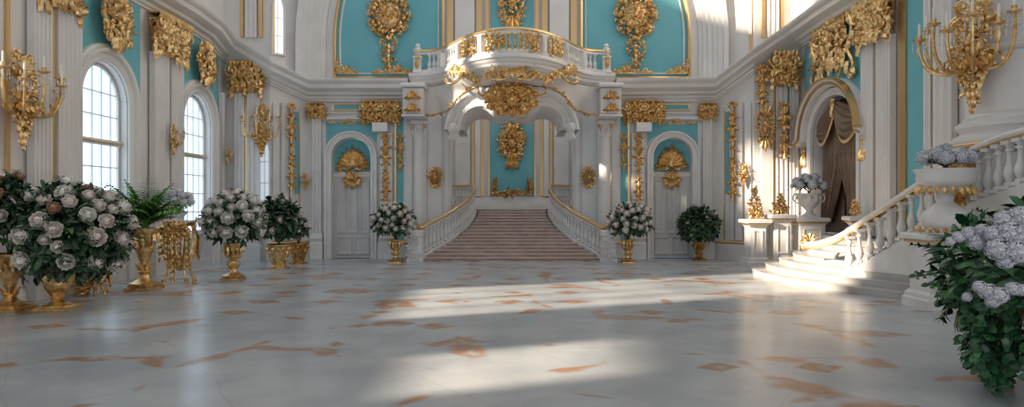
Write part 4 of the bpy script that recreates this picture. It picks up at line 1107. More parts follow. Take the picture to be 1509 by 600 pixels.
# ------------------------------------------------------------------ pedestals beside the steps
def pedestal(label, x, d, w_, z, dep=.56, panel=True, nm='pedestal', rz=0, z0=0.0):
    o = root(nm, label, 'pedestal', (x, d, z0), rz); z -= z0; h = w_ / 2; q = dep / 2 / h
    m = MB(); m.squares([(h + .05, 0), (h + .05, .14), (h + .02, .17), (h + .02, .22), (h - .03, .27)], ry=q); m.build('base', 'marble', o)
    m = MB(); m.squares([(h - .04, .272), (h - .04, max(z - .202, .275))], ry=q)
    if panel:
        m.T = Matrix.Translation((0, -(h - .04) * q, 0)); panel_frame(m, -h + .12, h - .12, .36, z - .28, .04, .025); m.T = None
    m.build('die', 'marble', o)
    m = MB(); m.squares([(h - .03, z - .20), (h + .0, z - .15), (h + .02, z - .11), (h + .07, z - .09), (h + .08, z - .03), (h + .05, z)], ry=q); m.build('cap', 'marble', o)
    m = MB(); m.squares([(h + .015, z - .148), (h + .028, z - .14), (h + .03, z - .112), (h + .025, z - .111)], ry=q); m.build('gilt_line', 'gold_trim', o)
    return o
pedestal('white pedestal crowned by a gilt leaf spray at the end of the sunlit steps', 6.2, 17.32, .46, 1.22)
pedestal('panelled white pedestal with a gilt cartouche on top between two other pedestals', 6.83, 17.36, .5, 1.34)
pedestal('wide white pedestal carrying a flower urn in front of the velvet curtain', 7.57, 17.34, .68, 1.26)
pedestal('tall white pedestal with gilt band under the big garden urn beside the climbing balustrade', 6.66, 10.55, .72, 1.16, .6)
pedestal('low white post with gilt finial behind the climbing balustrade near the curtain', 7.62, 15.1, .24, 1.34, .24, False, z0=.842)
def gilt_spray(label, loc, w_, h, seed, nm='gilt_spray'):
    m = MB(); r = random.Random(seed)
    m.squares([(w_ * .22, 0), (w_ * .24, .02), (w_ * .16, .045), (w_ * .1, h * .2)])
    for s in (-1, 1):
        swirl(m, [(0, .04), (s * w_ * .3, h * .1), (s * w_ * .42, h * .35), (s * w_ * .2, h * .55), (s * w_ * .05, h * .8)], w_ * .045, w_ * .03, .0)
        scroll(m, s * w_ * .34, h * .16, w_ * .13, 0 if s > 0 else pi, 1.5, s, w_ * .035, .02); scroll(m, s * w_ * .24, h * .52, w_ * .12, 0 if s > 0 else pi, 1.5, -s, w_ * .03, .02)
    for lay in (-.06, .0, .05):
        m.T = Matrix.Translation((0, lay, 0)); rosette(m, 0, h * .34, w_ * .2, .0, 8)
        clump(m, r, lambda u, v: abs(u) < w_ * (.44 * (1 - v / h) + .06), -w_ * .46, w_ * .46, .05, h * .96, 44, w_ * .2, .03, .0)
        acanthus(m, 0, h * .7, pi / 2, h * .3, w_ * .2, .0, .03, .05)
    m.T = None; m.v = [(a, b, max(c, .003)) for a, b, c in m.v]
    o = m.build(nm, 'gold', loc=loc); return tag(o, label, 'gilt ornament')
gilt_spray('tall gilt leaf spray on the pedestal at the end of the sunlit steps', (6.2, 17.3, 1.23), .40, .8, 1)
gilt_spray('squat gilt leaf cartouche on the middle panelled pedestal', (6.83, 17.3, 1.35), .40, .5, 2)
gilt_spray('small gilt leaf finial on the low post near the velvet curtain', (7.62, 15.1, 1.35), .24, .36, 3)
# ------------------------------------------------------------------ gilt ornaments and sconces on the walls
def hang(name, label, mesh, loc, rz=0, cat='wall ornament', mm='gold', group=None):
    clamp(mesh); return tag(mesh.build(name, mm, loc=loc, rz=rz), label, cat, group)
# window wall
hang('mounted_cartouche', 'large gilt cartouche with leaves crowning the first arched window', cartouche(1.15, 1.25, 1, n=80), lpos(13.6, 5.28, .16), LEFT)
hang('mounted_cartouche', 'gilt cartouche with leaves crowning the second arched window', cartouche(1.05, 1.2, 2, n=80), lpos(17.6, 5.22, .16), LEFT)
candle_sconce('candle_sconce', 'big crystal hung gilt sconce at the hall edge above the great rose bouquet', lpos(10.9, 3.4, .2), LEFT, 1.35, 1, 6, back=.13)
candle_sconce('candle_sconce', 'small gilt sconce on the double pilaster between the two arched windows', lpos(15.75, 3.15, .21), LEFT, .62, 2, 4)
candle_sconce('candle_sconce', 'small gilt sconce on the plain pilaster beyond the second arched window', lpos(18.80, 3.0, .17), LEFT, .42, 3, 4)
candle_sconce('candle_sconce', 'large gilt sconce hanging on the corner pier beyond the second arched window', (-6.97, 18.98, 3.75), 0, 1.2, 4, 5, back=.22)
m = MB(); m.box(-.035, .035, -.05, -.003, 1.3, 6.4, .012); hang('gilt_strip', 'tall thin gilt strip on the wall behind the big crystal sconce', m, lpos(10.9, 0, .0), LEFT, 'moulding', 'gold_trim')
cl = lambda t, off: V((-6.445, 19.6, 0)) + V((.711, .703, 0)) * t + V((.703, -.711, 0)) * off
cr = lambda t, off: V((6.445, 19.6, 0)) + V((-.711, .703, 0)) * t + V((-.703, -.711, 0)) * off
z = V((0, 0, 1))
hang('gilded_drop', 'long gilt leaf drop on the canted corner beside the narrow window', drop(.34, 2.6, 3, 9), cl(-.02, .15) + z * 4.5, cant)
candle_sconce('candle_sconce', 'small gilt sconce low on the canted corner of the window side', cl(.40, .12) + z * 2.3, cant, .4, 5, 3)
hang('gilded_drop', 'long gilt leaf drop on the canted corner beside the curtained door side end door', drop(.36, 2.9, 4, 9), cr(-.02, .15) + z * 4.55, -cant)
candle_sconce('candle_sconce', 'small gilt sconce low on the canted corner of the curtained door side', cr(-.35, .14) + z * 2.5, -cant, .55, 6, 3)
# curtained door wall
hang('gilded_drop', 'long gilt garland down the inner edge of the sunlit corner pier', drop(.42, 1.02, 6, 5), (6.98, 19.0, 5.45), 0)
hang('mounted_cartouche', 'dense gilt trophy in the middle of the sunlit corner pier', cartouche(.62, 1.35, 7, n=60), (7.04, 18.92, 3.75), 0)
hang('gilded_drop', 'slender gilt drop on the sunlit corner pier behind the pedestals', drop(.42, 1.5, 8, 6), (7.58, 18.95, 4.4), 0)
mb = cartouche(1.5, 1.5, 9, n=90); mb2 = MB()
for s in (-1, 1):
    swirl(mb, [(s * .3, .55), (s * .85, .5), (s * 1.05, .1), (s * .85, -.35), (s * 1.1, -.75), (s * .95, -1.0)], .07, .05, .08)
    swirl(mb, [(s * .25, -.3), (s * .5, -.7), (s * .35, -.95)], .06, .04, .07)
    scroll(mb, s * .95, -1.0, .14, 0, 1.4, s, .045, .06); scroll(mb, s * .92, .45, .2, 0, 1.4, -s, .05, .08)
    for k in range(8): acanthus(mb, s * (.8 + .25 * sin(k)), .5 - .19 * k, -pi / 2 + s * (.5 + .4 * sin(k * 2)), .34, .2, .05, .06, .06)
r9 = random.Random(19); clump(mb, r9, lambda u, v: abs(u) > .3 and abs(v - .1) < .75, -1.1, 1.1, -.7, .8, 60, .2, .08)
hang('overdoor_ornament', 'sprawling gilt rocaille swags filling the turquoise field above the curtained doorway', mb, rpos(17.0, 5.68, .05), RIGHT)
candle_sconce('candle_sconce', 'huge crystal hung gilt sconce in front of the great round column', (7.58, 11.10, 4.2), RIGHT + radians(24), 1.62, 8, 7, back=.12)
# end wall
for s, lab in ((-1, 'window side'), (1, 'curtained door side')):
    hang('gilded_drop', f'gilt leaf drop on the flat pilaster beside the {lab} end door', drop(.34, 2.05, 10 + s, 8), (s * 3.69, YB - .14, 3.64))
    hang('gilded_drop', f'short gilt drop on the turquoise strip next to the {lab} balcony column', drop(.3, .9, 20 + s, 4), (s * 3.27, YB - .09, 3.6))
    hang('scroll_border', f'low gilt scroll border above the {lab} end door arch', scroll_band(1.25, .2, 30 + s), (s * 4.80, YB - .13, 3.93))
    hang('gilded_crest', f'fan shaped gilt rocaille inside the arch of the {lab} end door', crest(.74, .72, 40 + s, 60), (s * DX, YB + .20, 2.6))
    m = crest(.5, .3, 50 + s, 24); acanthus(m, 0, 0, -pi / 2, .28, .2, .05, .04, .02)
    for k in (-1, 1): acanthus(m, k * .1, .02, -pi / 2 + k * .5, .26, .18, .04, .04, .02); scroll(m, k * .22, .02, .08, 0, 1.3, k, .03, .04)
    hang('gilded_shell', f'gilt shell pendant over the leaf of the {lab} end door', m, (s * DX, YB + .13, 2.3))
    hang('gilded_applique', f'open gilt scroll motif on the broad pier by the {lab} balustrade', cartouche(.5, .72, 60 + s, n=30), (s * 2.36, 20.96, 2.42))
    hang('gilded_medallion', f'round gilt wreath medallion with pendant in the {lab} arched turquoise panel', medallion(.6, .82, 70 + s), (s * 3.62, YB - .05, 7.13))
    hang('scroll_border', f'gilt scroll ornament at the sill of the {lab} arched turquoise panel', scroll_band(1.5, .34, 80 + s), (s * 3.35, YB - .12, 5.4))
    hang('gilded_corner', f'gilt corner scroll of the {lab} arched turquoise panel', scroll_band(.55, .3, 90 + s, s), (s * 4.86, YB - .12, 5.4))
m = cartouche(.85, 1.7, 100, n=120)
hang('gilded_trophy', 'tall gilt trophy on the narrow turquoise panel above the balcony', m, (0, YB - .1, 7.5))
m = cartouche(1.15, 1.5, 101, n=100)
for k in (-1, 0, 1): acanthus(m, k * .1, -.6, -pi / 2 + k * .3, .5, .25, .05, .05, .03)
clump(m, random.Random(5), lambda u, v: abs(u) < .3, -.3, .3, .5, 1.5, 50, .22, .1)
hang('gilded_trophy', 'gilt trophy on the turquoise panel at the head of the grand staircase', m, (0, RB - .06, 4.05))
m = scroll_band(1.7, .30, 102)
for s in (-1, 1):
    for k in range(5): acanthus(m, s * (.78 - .01 * k), .1 + .11 * k, pi / 2 + s * .3, .26, .16, .02, .03, .03, 2, s * .6)
    scroll(m, s * .72, .42, .12, 0, 1.3, s, .03, .03)
clump(m, random.Random(6), lambda u, v: True, -.85, .85, .02, .22, 50, .14, .05)
hang('scroll_border', 'dark gilt garland along the foot of the staircase head panel', m, (0, RB - .24, 1.93), 0, 'wall ornament', 'old_gold')
# hanging keystone of the staircase arch belongs to the balcony
m = cartouche(1.35, .82, 103, n=110)
for s in (-1, 1): swirl(m, [(s * .3, .1), (s * .55, .22), (s * .75, .1), (s * .9, .2)], .05, .03, .06); scroll(m, s * .62, .15, .12, 0, 1.4, s, .035, .06)
clamp(m); m.build('gilt_keystone', 'gold', bal, (0, YF - .24 - .74, Z_(147, 17.8)))
# upper pilaster strips on the corner piers
for s, lab in ((-1, 'window side'), (1, 'curtained door side')):
    o = root('upper_pilaster', f'white upper storey pilaster with gilt edges above the {lab} corner cornice', 'pilaster', (s * 7.35, 19.19, 0), 0)
    a = MB(); a.prism(flute_outline(-.16, .16, 2, .12), 6.3, 9.5); a.build('shaft', 'white', o)
    g = MB()
    for k in (-1, 1): g.box(k * .26 - .05, k * .26 + .05, -.09, -.004, 6.3, 9.5, .02)
    g.build('gilt_edge', 'gold_trim', o)
# ------------------------------------------------------------------ flowers, foliage and what holds them
def petal_flower(r, seed, n=52, Wk=.5, lift=1.0):
    """pompon bloom: ruffled petals overlapping towards the crown, facing +z, about radius r"""
    m = MB(); g = random.Random(seed); Z = V((0, 0, 1))
    for i in range(n):
        z = 1 - 1.42 * (i + .5) / n; ph = i * 2.39996 + g.uniform(-.25, .25); q = sqrt(max(0, 1 - z * z))
        nn = V((q * cos(ph), q * sin(ph), z)); td = Z - nn * z
        td = td.normalized() if td.length > .05 else V((cos(ph), sin(ph), 0)); sd = nn.cross(td)
        k = g.uniform(.85, 1.15); W = r * Wk * k * (.55 + .45 * q); fl = lift * (.25 + .75 * q) * g.uniform(.7, 1.3); vs = []
        for j, (rad, up) in enumerate(((.50, -.22), (.82, .0), (1.0 + .10 * fl, .20), (1.02 + .20 * fl, .40))):
            w_ = W * (.45, .9, 1.0, .72)[j] * .5
            for c in (-1, -.4, .4, 1):
                e = nn * r * (rad - .10 * c * c + (.05 * sin(c * 7 + i) if j == 3 else 0)) * .86 + td * r * up * k * (1 - .12 * abs(c)) + sd * w_ * c
                vs.append(e)
        m.add(vs, [(4 * j + c, 4 * j + c + 1, 4 * j + c + 5, 4 * j + c + 4) for j in range(3) for c in range(3)])
    m.blob((0, 0, 0), r * .55, r * .55, r * .52, 8, 5)
    return m
def floret_head(r, seed, n=120):
    """hydrangea head: four petalled florets over a ball"""
    m = MB(); g = random.Random(seed); k = 0
    for i in range(n):
        z = 1 - 2 * (i + .5) / n; 
        if z < -.45: continue
        ph = i * 2.39996; q = sqrt(1 - z * z); nn = V((q * cos(ph), q * sin(ph), z)); c = nn * r * g.uniform(.78, 1.1)
        t = nn.orthogonal().normalized(); b = nn.cross(t); a0 = g.uniform(0, 1.5)
        for j in range(4):
            a = a0 + j * pi / 2; d = t * cos(a) + b * sin(a); e = nn.cross(d); s = r * .24
            m.add([c, c + d * s * .55 + e * s * .4 + nn * s * .25, c + d * s + nn * s * .1, c + d * s * .55 - e * s * .4 + nn * s * .25], [(0, 1, 2, 3)])
    m.blob((0, 0, 0), r * .74, r * .74, r * .74, 8, 6)
    return m
DATA = {}
def bloom_data(kind, matn, r, seed):
    key = (kind, matn, seed)
    if key not in DATA:
        mb = petal_flower(1.0, seed, *(dict(peony=(58, .52, 1.0), rose=(34, .66, .7))[kind])) if kind != 'hydrangea' else floret_head(1.0, seed)
        o = mb.build('bloom', matn, smooth=60); DATA[key] = o.data; bpy.data.objects.remove(o)
    return DATA[key]
def leaf(mb, p, d, Ln, W, nrm, fold=.25, droop=.25):
    """simple leaf of six points from p along d"""
    d = V(d).normalized(); nrm = V(nrm); s = d.cross(nrm)
    s = s.normalized() if s.length > 1e-5 else d.orthogonal().normalized(); n = s.cross(d)
    p = V(p); a = p + d * Ln * .35 + n * Ln * .04; b = p + d * Ln * .72 - n * Ln * droop * .3; t = p + d * Ln - n * Ln * droop
    mb.add([p, a + s * W * .5 + n * W * fold, a, a - s * W * .5 + n * W * fold, b + s * W * .4 + n * W * fold * .7, b, b - s * W * .4 + n * W * fold * .7, t],
           [(0, 2, 1), (0, 3, 2), (1, 2, 5, 4), (2, 3, 6, 5), (4, 5, 7), (5, 6, 7)])
def rnd_dir(g, up=-.3):
    while True:
        v = V((g.uniform(-1, 1), g.uniform(-1, 1), g.uniform(-1, 1)))
        if .05 < v.length < 1 and v.normalized().z > up: return v.normalized()
def bouquet(name, label, cat, c, rx, rz, neck, blooms, leaves, leaf_len, leaf_mat='leaf', seed=1, sprigs=20, avoid=None, up=-.35, extra=None, ry=None):
    """c: centre of the mass (world); neck: world point where the stems gather; blooms: [(kind, material, radius, count)]"""
    g = random.Random(seed); ry = ry or rx
    o = root(name, label, cat, tuple(neck)); nk = V((0, 0, 0)); C = V(c) - V(neck)
    def surf(d, k): return C + V((d.x * rx * k, d.y * ry * k, d.z * rz * k))
    ok = avoid or (lambda p: True)
    f = MB()
    for i in range(leaves):
        d = rnd_dir(g, up - .25); k = g.uniform(.45, 1.02); p = surf(d, k)
        dd = (d + V((g.gauss(0, .5), g.gauss(0, .5), g.gauss(0, .5) - .1))).normalized(); ln = leaf_len * g.uniform(.6, 1.3)
        if not (ok(p) and ok(p + dd * ln * 1.15) and ok(p + dd * ln - V((0, 0, ln * .35)))): continue
        leaf(f, p, dd, ln, ln * g.uniform(.32, .5), d + V((0, 0, .4)), .2, .3)
    st = MB()
    for i in range(sprigs):
        d = rnd_dir(g, up + .1); p0 = surf(d, .6); p1 = surf(d, g.uniform(1.05, 1.25)) + V((0, 0, -.02))
        if not (ok(p0) and ok(p1)): continue
        pm = (p0 + p1) / 2 + V((0, 0, .05 * rz)); pts = cat_rom([p0, pm, p1], 4); st.tube(pts, .005, 4)
        for j, q in enumerate(pts[1:]):
            t = (pts[min(j + 2, len(pts) - 1)] - pts[j]).normalized()
            for s in (-1, 1):
                sd = t.cross(V((0, 0, 1))); sd = sd.normalized() if sd.length > 1e-4 else V((1, 0, 0))
                if ok(q + sd * s * leaf_len * .6): leaf(f, q, t * .6 + sd * s, leaf_len * .62, leaf_len * .24, d + V((0, 0, .3)))
    f.build('foliage', leaf_mat, o, smooth=60)
    for i in range(9):
        a = 2 * pi * i / 9; d = V((cos(a), sin(a), g.uniform(-.1, .4))); st.tube([nk + V((0, 0, -.06)) + V((cos(a), sin(a), 0)) * .015, nk + V((0, 0, .03)) + V((cos(a), sin(a), 0)) * .03, surf(d, .5) if ok(surf(d, .5)) else C], .008, 5)
    st.build('stems', 'stem', o)
    placed = []; cam_d = (V((0, 0, EYE)) - V(c)).normalized()
    for kind, matn, r, n in blooms:
        cnt = 0; tries = 0
        while cnt < n and tries < 400:
            tries += 1; d = rnd_dir(g, up)
            if d.dot(cam_d) < -.35 and g.random() < .8: continue
            rr = r * g.uniform(.85, 1.18); p = surf(d, g.uniform(.95, 1.06))
            if any((p - q).length < (rr + w_) * .86 for q, w_ in placed) or not ok(p - V((0, 0, rr))) or not all(ok(p + V(e) * rr * 1.25) for e in ((1, 0, 0), (-1, 0, 0), (0, 1, 0))): continue
            placed.append((p, rr)); cnt += 1
            ax = (d + cam_d * .35 + V((0, 0, .15))).normalized()
            rot = ax.to_track_quat('Z', 'Y').to_euler(); b = share('bloom', bloom_data(kind, matn, 1, (cnt + seed) % 3 + 1), o, p, rot, (rr, rr, rr))
    if extra: extra(o, C)
    return o
def frond_plant(name, label, c, n, Ln, seed, matn='leaf_fresh', sx=1.0, rise=.9):
    g = random.Random(seed); o = root(name, label, 'potted plant', tuple(c))
    for i in range(n):
        a = 2 * pi * i / n + g.uniform(-.2, .2); el = g.uniform(.85, 1.52) * rise; ll = Ln * g.uniform(.75, 1.1); m = MB(); pts = []
        if sin(a) > .45: ll *= .72
        d = V((cos(a) * cos(el) * sx, sin(a) * cos(el), sin(el))); p = V((0, 0, -.04)) + V((cos(a), sin(a), 0)) * .02; pts = [V(p)]
        for k in range(9):
            p = p + d * ll / 9; pts.append(V(p)); d = (d + V((0, 0, -.11))).normalized()
        m.tube(pts, [.008 - .0006 * k for k in range(10)], 4)
        for k in range(2, 10):
            t = (pts[k] - pts[k - 1]).normalized(); sd = t.cross(V((0, 0, 1))).normalized(); w_ = ll * .34 * sin(pi * (.15 + .8 * k / 10))
            for s in (-1, 1):
                for h in (0, .5):
                    leaf(m, pts[k] - t * h * ll / 9, t * .7 + sd * s, w_, w_ * .22, V((0, 0, 1)), .15, .35)
        m.build('frond', matn, o, smooth=60)
    return o
def urn(name, label, x, d, h, prof, z0=0.0, square=.0, matn='gold', handles=0, seed=1, leafy=True, cat='urn', n=20):
    """prof: (radius, height fraction) from foot to rim; the vessel is hollow"""
    o = root(name, label, cat, (x, d, z0)); zb = 0.0
    if square:
        m = MB(); m.squares([(square, 0), (square, h * .05), (square * .86, h * .06), (square * .82, h * .085)]); m.build('plinth', matn, o); zb = h * .0855
    m = MB(); H = h - zb; p = [(r_, zb + f * H) for r_, f in prof]
    rt = p[-1][0]; inner = [(rt * .93, h + .002), (rt * .86, h - .04), (rt * .7, h - .13 * min(h, 1))]
    m.lathe(p + inner, n); m.build('body', matn, o, smooth=50)
    g = random.Random(seed); rmax = max(r_ for r_, z in p)
    if leafy:
        m = MB(); iw = max(range(len(p)), key=lambda i: p[i][0])
        for row, (f0, ln, k) in enumerate(((.42, .30, 10), (.62, .3, 10), (.25, .14, 10), (.9, .18, 12))):
            for i in range(k):
                z = zb + f0 * H; rr = 0
                for a, b in zip(p, p[1:]):
                    if a[1] <= z <= b[1]: rr = a[0] + (b[0] - a[0]) * (z - a[1]) / max(b[1] - a[1], 1e-6)
                m.T = Matrix.Rotation(2 * pi * (i + .5 * row) / k, 4, 'Z') @ Matrix.Translation((0, -rr + .004, z))
                acanthus(m, 0, 0, pi / 2 if row != 3 else -pi / 2, ln * H, 2 * pi * rr / k * .9, .006, .012, max(.012, min((rmax - rr) * .45, .05)) if row != 3 else .012, 2)
        m.T = None; m.build('leaf_relief', matn, o)
    for s in (-1, 1) if handles else ():
        m = MB(); r0 = p[-2][0]
        m.tube(cat_rom([(s * r0 * .92, 0, h * .92), (s * (r0 + handles), 0, h * .95), (s * (r0 + handles * 1.1), 0, h * .7), (s * r0 * .75, 0, h * .55)], 5), .018, 6)
        scroll(m, s * (r0 + handles * .9), h * .95, .04, 0, 1.2, s, .012, -.005); m.build('handle', matn, o)
    return o
VASE = [(.32, 0), (.33, .03), (.27, .06), (.17, .11), (.13, .18), (.16, .22), (.14, .26), (.18, .32), (.28, .45), (.33, .6), (.30, .74), (.25, .84), (.27, .92), (.36, .97), (.38, 1)]
GOB = [(.22, 0), (.23, .03), (.15, .07), (.07, .14), (.06, .22), (.12, .28), (.13, .32), (.07, .38), (.065, .46), (.15, .56), (.17, .64), (.12, .72), (.14, .80), (.19, .90), (.2, .97), (.21, 1)]
POT = [(.19, 0), (.2, .03), (.17, .07), (.19, .2), (.23, .45), (.26, .7), (.28, .88), (.31, .93), (.31, 1)]
TOR = [(.24, 0), (.25, .03), (.18, .06), (.11, .1), (.08, .18), (.12, .23), (.07, .28), (.08, .42), (.13, .56), (.16, .66), (.10, .74), (.12, .80), (.22, .9), (.25, .96), (.26, 1)]
def sc(prof, k): return [(r_ * k, z) for r_, z in prof]
def above(zr, r_):       # keeps leaves out of a vessel whose rim (relative to the neck) is at zr
    return lambda p: p.z > zr + .03 or (p.x * p.x + p.y * p.y) > r_ * r_
# --- great rose bouquet on its gilt urn
x, d = X_(85, 10.45), 10.45
urn('gilt_urn', 'gilt footed urn on the floor under the great rose bouquet', x, d, .62, sc(VASE, .60), square=.235, seed=2)
bouquet('rose_bouquet', 'great dark bouquet of blush peonies and trailing greenery in front of the first window', 'flower bouquet',
        (x + .10, d, 1.13), .95, .74, (x, d, .64), [('peony', 'petal_pale', .13, 13), ('peony', 'petal', .12, 13), ('rose', 'petal', .09, 8), ('rose', 'petal_peach', .085, 8)], 4200, .15, 'leaf', 3, 110, lambda p: above(0, .32)(p) and p.x > -.42 - .25 * p.y, -.65, ry=.72)
x, d = -7.62, 9.8
urn('gilt_urn', 'tall gilt urn at the edge of the hall beside the great rose bouquet', x, d + .5, .86, sc(TOR, 1.0), square=.26, seed=3)
bouquet('flower_bouquet', 'smaller peach and blush bouquet behind the great rose bouquet by the hall edge', 'flower bouquet',
        (x + .02, d + .5, 1.45), .34, .56, (x, d + .5, .88), [('rose', 'petal_peach', .10, 8), ('peony', 'petal', .11, 8)], 1000, .14, 'leaf', 5, 22, lambda p: above(0, .32)(p) and p.x < .16 - .25 * (p.y - .15) and p.x > -.38, -.4, ry=.42)
# gilt stand partly hidden behind the great bouquet
def gilt_stand(label, x, d, w_, h, dep=.36, rz=0, nm='gilt_console', legs=4, top='marble'):
    o = root(nm, label, 'console table', (x, d, 0), rz)
    for sx in (-1, 1):
        for sy in (-1, 1):
            m = MB(); a, b = sx * w_ / 2, sy * dep / 2
            m.tube(cat_rom([(a * .85, b * .85, .0), (a * .95, b * .95, .03), (a * .7, b * .7, h * .28), (a * 1.05, b * 1.05, h * .68), (a * .9, b * .9, h - .1)], 6), [.035] * 7 + [.022] * 6 + [.05] * 6 + [.045] * 6, 8)
            for k in range(4):
                m.T = Matrix.Translation((a * .98, b * .98, h * .5 + h * .1 * k)) @ Matrix.Rotation(atan2(b, a) + pi / 2, 4, 'Z'); acanthus(m, 0, 0, -pi / 2, .2, .12, .03, .04, .04, 2)
            m.T = Matrix.Translation((a, b, .06)); scroll(m, 0, 0, .06, 0, 1.3, sx, .02, .0); m.T = None
            m.build('leg', 'gold', o)
    m = MB(); m.box(-w_ / 2, w_ / 2, -dep / 2, dep / 2, h - .12, h - .045, .01); g = random.Random(int(d * 10))
    for yy in (-dep / 2, ):
        m.T = Matrix.Translation((0, yy, h - .16)); clump(m, g, lambda u, v: v > -.12 - .1 * cos(u / w_ * 6), -w_ / 2, w_ / 2, -.2, .06, 40, .13, .03, .0); m.T = None
    for sx in (-1, 1):
        m.T = Matrix.Rotation(sx * pi / 2, 4, 'Z') @ Matrix.Translation((0, -w_ / 2, h - .16)); clump(m, g, lambda u, v: True, -dep / 2, dep / 2, -.12, .06, 14, .12, .03, .0); m.T = None
    m.build('apron', 'gold', o)
    m = MB()
    for xx, hh in ((-w_ * .28, .5), (0, .72), (w_ * .28, .5)):
        m.T = Matrix.Translation((xx, -dep / 2 - .005, h - .2)); m2 = drop(.16, h * hh, int(xx * 100) + 7, 6); m.add(m2.v, m2.f)
    m.T = None; m.build('hanging_garland', 'gold', o)
    m = MB(); m.tube(cat_rom([(-w_ * .4, -dep * .4, h * .22), (0, 0, h * .30), (w_ * .4, dep * .4, h * .22)], 5), .025, 6); m.tube(cat_rom([(-w_ * .4, dep * .4, h * .22), (0, 0, h * .30), (w_ * .4, -dep * .4, h * .22)], 5), .025, 6); m.lathe([(.05, h * .2), (.09, h * .28), (.06, h * .34), (.09, h * .42), (.01, h * .5)], 10)
    for k in range(8):
        m.T = Matrix.Rotation(k * pi / 4, 4, 'Z') @ Matrix.Translation((0, -.05, h * .28)); acanthus(m, 0, 0, pi / 2, .22, .1, .0, .03, .06, 2)
    m.T = None; m.build('stretcher', 'gold', o)
    m = MB(); m.box(-w_ / 2 - .04, w_ / 2 + .04, -dep / 2 - .04, dep / 2 + .04, h - .044, h, .012); m.build('top', top, o)
    return o
gilt_stand('small gilt legged stand half hidden behind the great rose bouquet', X_(134, 12.05), 12.05, .34, .62, .3)
# --- fern on a tall gilt pedestal
x, d = X_(213, 12.75), 12.75
urn('gilt_torchere', 'tall gilt carved pedestal bearing a fern between the two windows', x, d, 1.16, sc(TOR, 1.05), square=.25, seed=7, cat='pedestal')
frond_plant('fern', 'bright green fern with arching fronds on the tall gilt pedestal', (x, d, 1.20), 54, .92, 8)
# --- gilt console with a pale flower bowl
x, d = X_(264, 13.8), 13.8
gilt_stand('ornate gilt console with bowed legs beside the tall fern pedestal', x, d, .46, 1.28, .36)
urn('porcelain_bowl', 'small white footed bowl standing on the ornate gilt console', x, d, .16, [(.08, 0), (.085, .1), (.05, .25), (.1, .5), (.15, .85), (.16, 1)], z0=1.282, matn='marble', leafy=False, cat='bowl')
bouquet('flower_bouquet', 'pale grey white flowers heaped in the bowl on the gilt console', 'flower bouquet', (x, d, 1.64), .23, .20, (x, d, 1.49), [('hydrangea', 'petal_grey', .10, 9), ('rose', 'petal_pale', .06, 6)], 160, .08, 'leaf', 9, 5, above(0, .18), -.1)
# --- cream bouquet on the goblet urn
x, d = X_(344, 14.5), 14.5
urn('gilt_urn', 'slender gilt goblet urn under the cream peony bouquet', x, d, .78, sc(GOB, 1.0), square=.2, seed=11)
bouquet('peony_bouquet', 'bright cream peony bouquet with dark leaves in front of the second window', 'flower bouquet', (x + .02, d, 1.26), .58, .56, (x, d, .80), [('peony', 'petal_pale', .12, 30), ('peony', 'petal', .095, 12)], 1400, .17, 'leaf', 13, 26, above(0, .26), -.5, ry=.5)
# --- leafy bouquets further along the window wall
x, d = X_(411, 16.9), 16.9
urn('gilt_planter', 'flared gilt planter on the floor beyond the cream bouquet', x, d, .60, sc(POT, .95), square=.21, seed=15, cat='planter')
bouquet('leafy_bouquet', 'dark leafy bouquet with few blush roses in the flared gilt planter', 'flower bouquet', (x, d, 1.16), .52, .56, (x, d, .62), [('rose', 'petal', .085, 14), ('rose', 'petal_pale', .075, 6)], 1700, .18, 'leaf', 17, 30, above(0, .34), -.4, ry=.45)
x, d = X_(440, 18.3), 18.3
urn('gilt_planter', 'dark gilt planter in the hall corner behind the leafy bouquet', x, d, .55, sc(POT, .85), square=.2, matn='old_gold', seed=19, cat='planter')
bouquet('leafy_bouquet', 'sparse green sprigs in the dark corner planter', 'potted plant', (x, d, .82), .24, .26, (x, d, .57), [('rose', 'petal', .05, 4)], 220, .13, 'leaf', 21, 16, above(0, .3), .0)
# --- at the foot of the grand staircase
for s, lab, px, sd in ((-1, 'window side', 584, 23), (1, 'curtained door side', 924, 27)):
    d = 18.62; x = X_(px, d) - s * -.02
    urn('gilt_urn', f'slim gilt goblet vase by the {lab} newel of the grand staircase', x, d, .64, sc(GOB, .95), square=.17, seed=sd)
    bouquet('rose_bouquet', f'round blush rose bouquet by the {lab} newel of the grand staircase', 'flower bouquet', (x + .04 * s, d - .12, 1.12), .55, .46, (x, d, .66), [('rose', 'petal', .09, 26), ('rose', 'petal_pale', .085, 20)], 1200, .14, 'leaf', sd, 22, lambda p, s=s, x=x: above(0, .24)(p) and (abs(p.x + x) > 2.88 or p.y < -.05), -.5, ry=.4)
d = 19.3; x = X_(1030, d)
urn('gilt_planter', 'thin dark gilt stand with planter in the corner by the curtained door side end door', x, d, .52, sc(GOB, .9), square=.17, matn='old_gold', seed=31, cat='planter')
bouquet('leafy_bouquet', 'dark leafy bush with a few pale roses in the thin stand by the end door', 'potted plant', (x, d, .98), .52, .50, (x, d, .54), [('rose', 'petal', .06, 9), ('rose', 'petal_pale', .05, 4)], 1800, .16, 'leaf', 33, 34, above(0, .22), -.5, ry=.42)
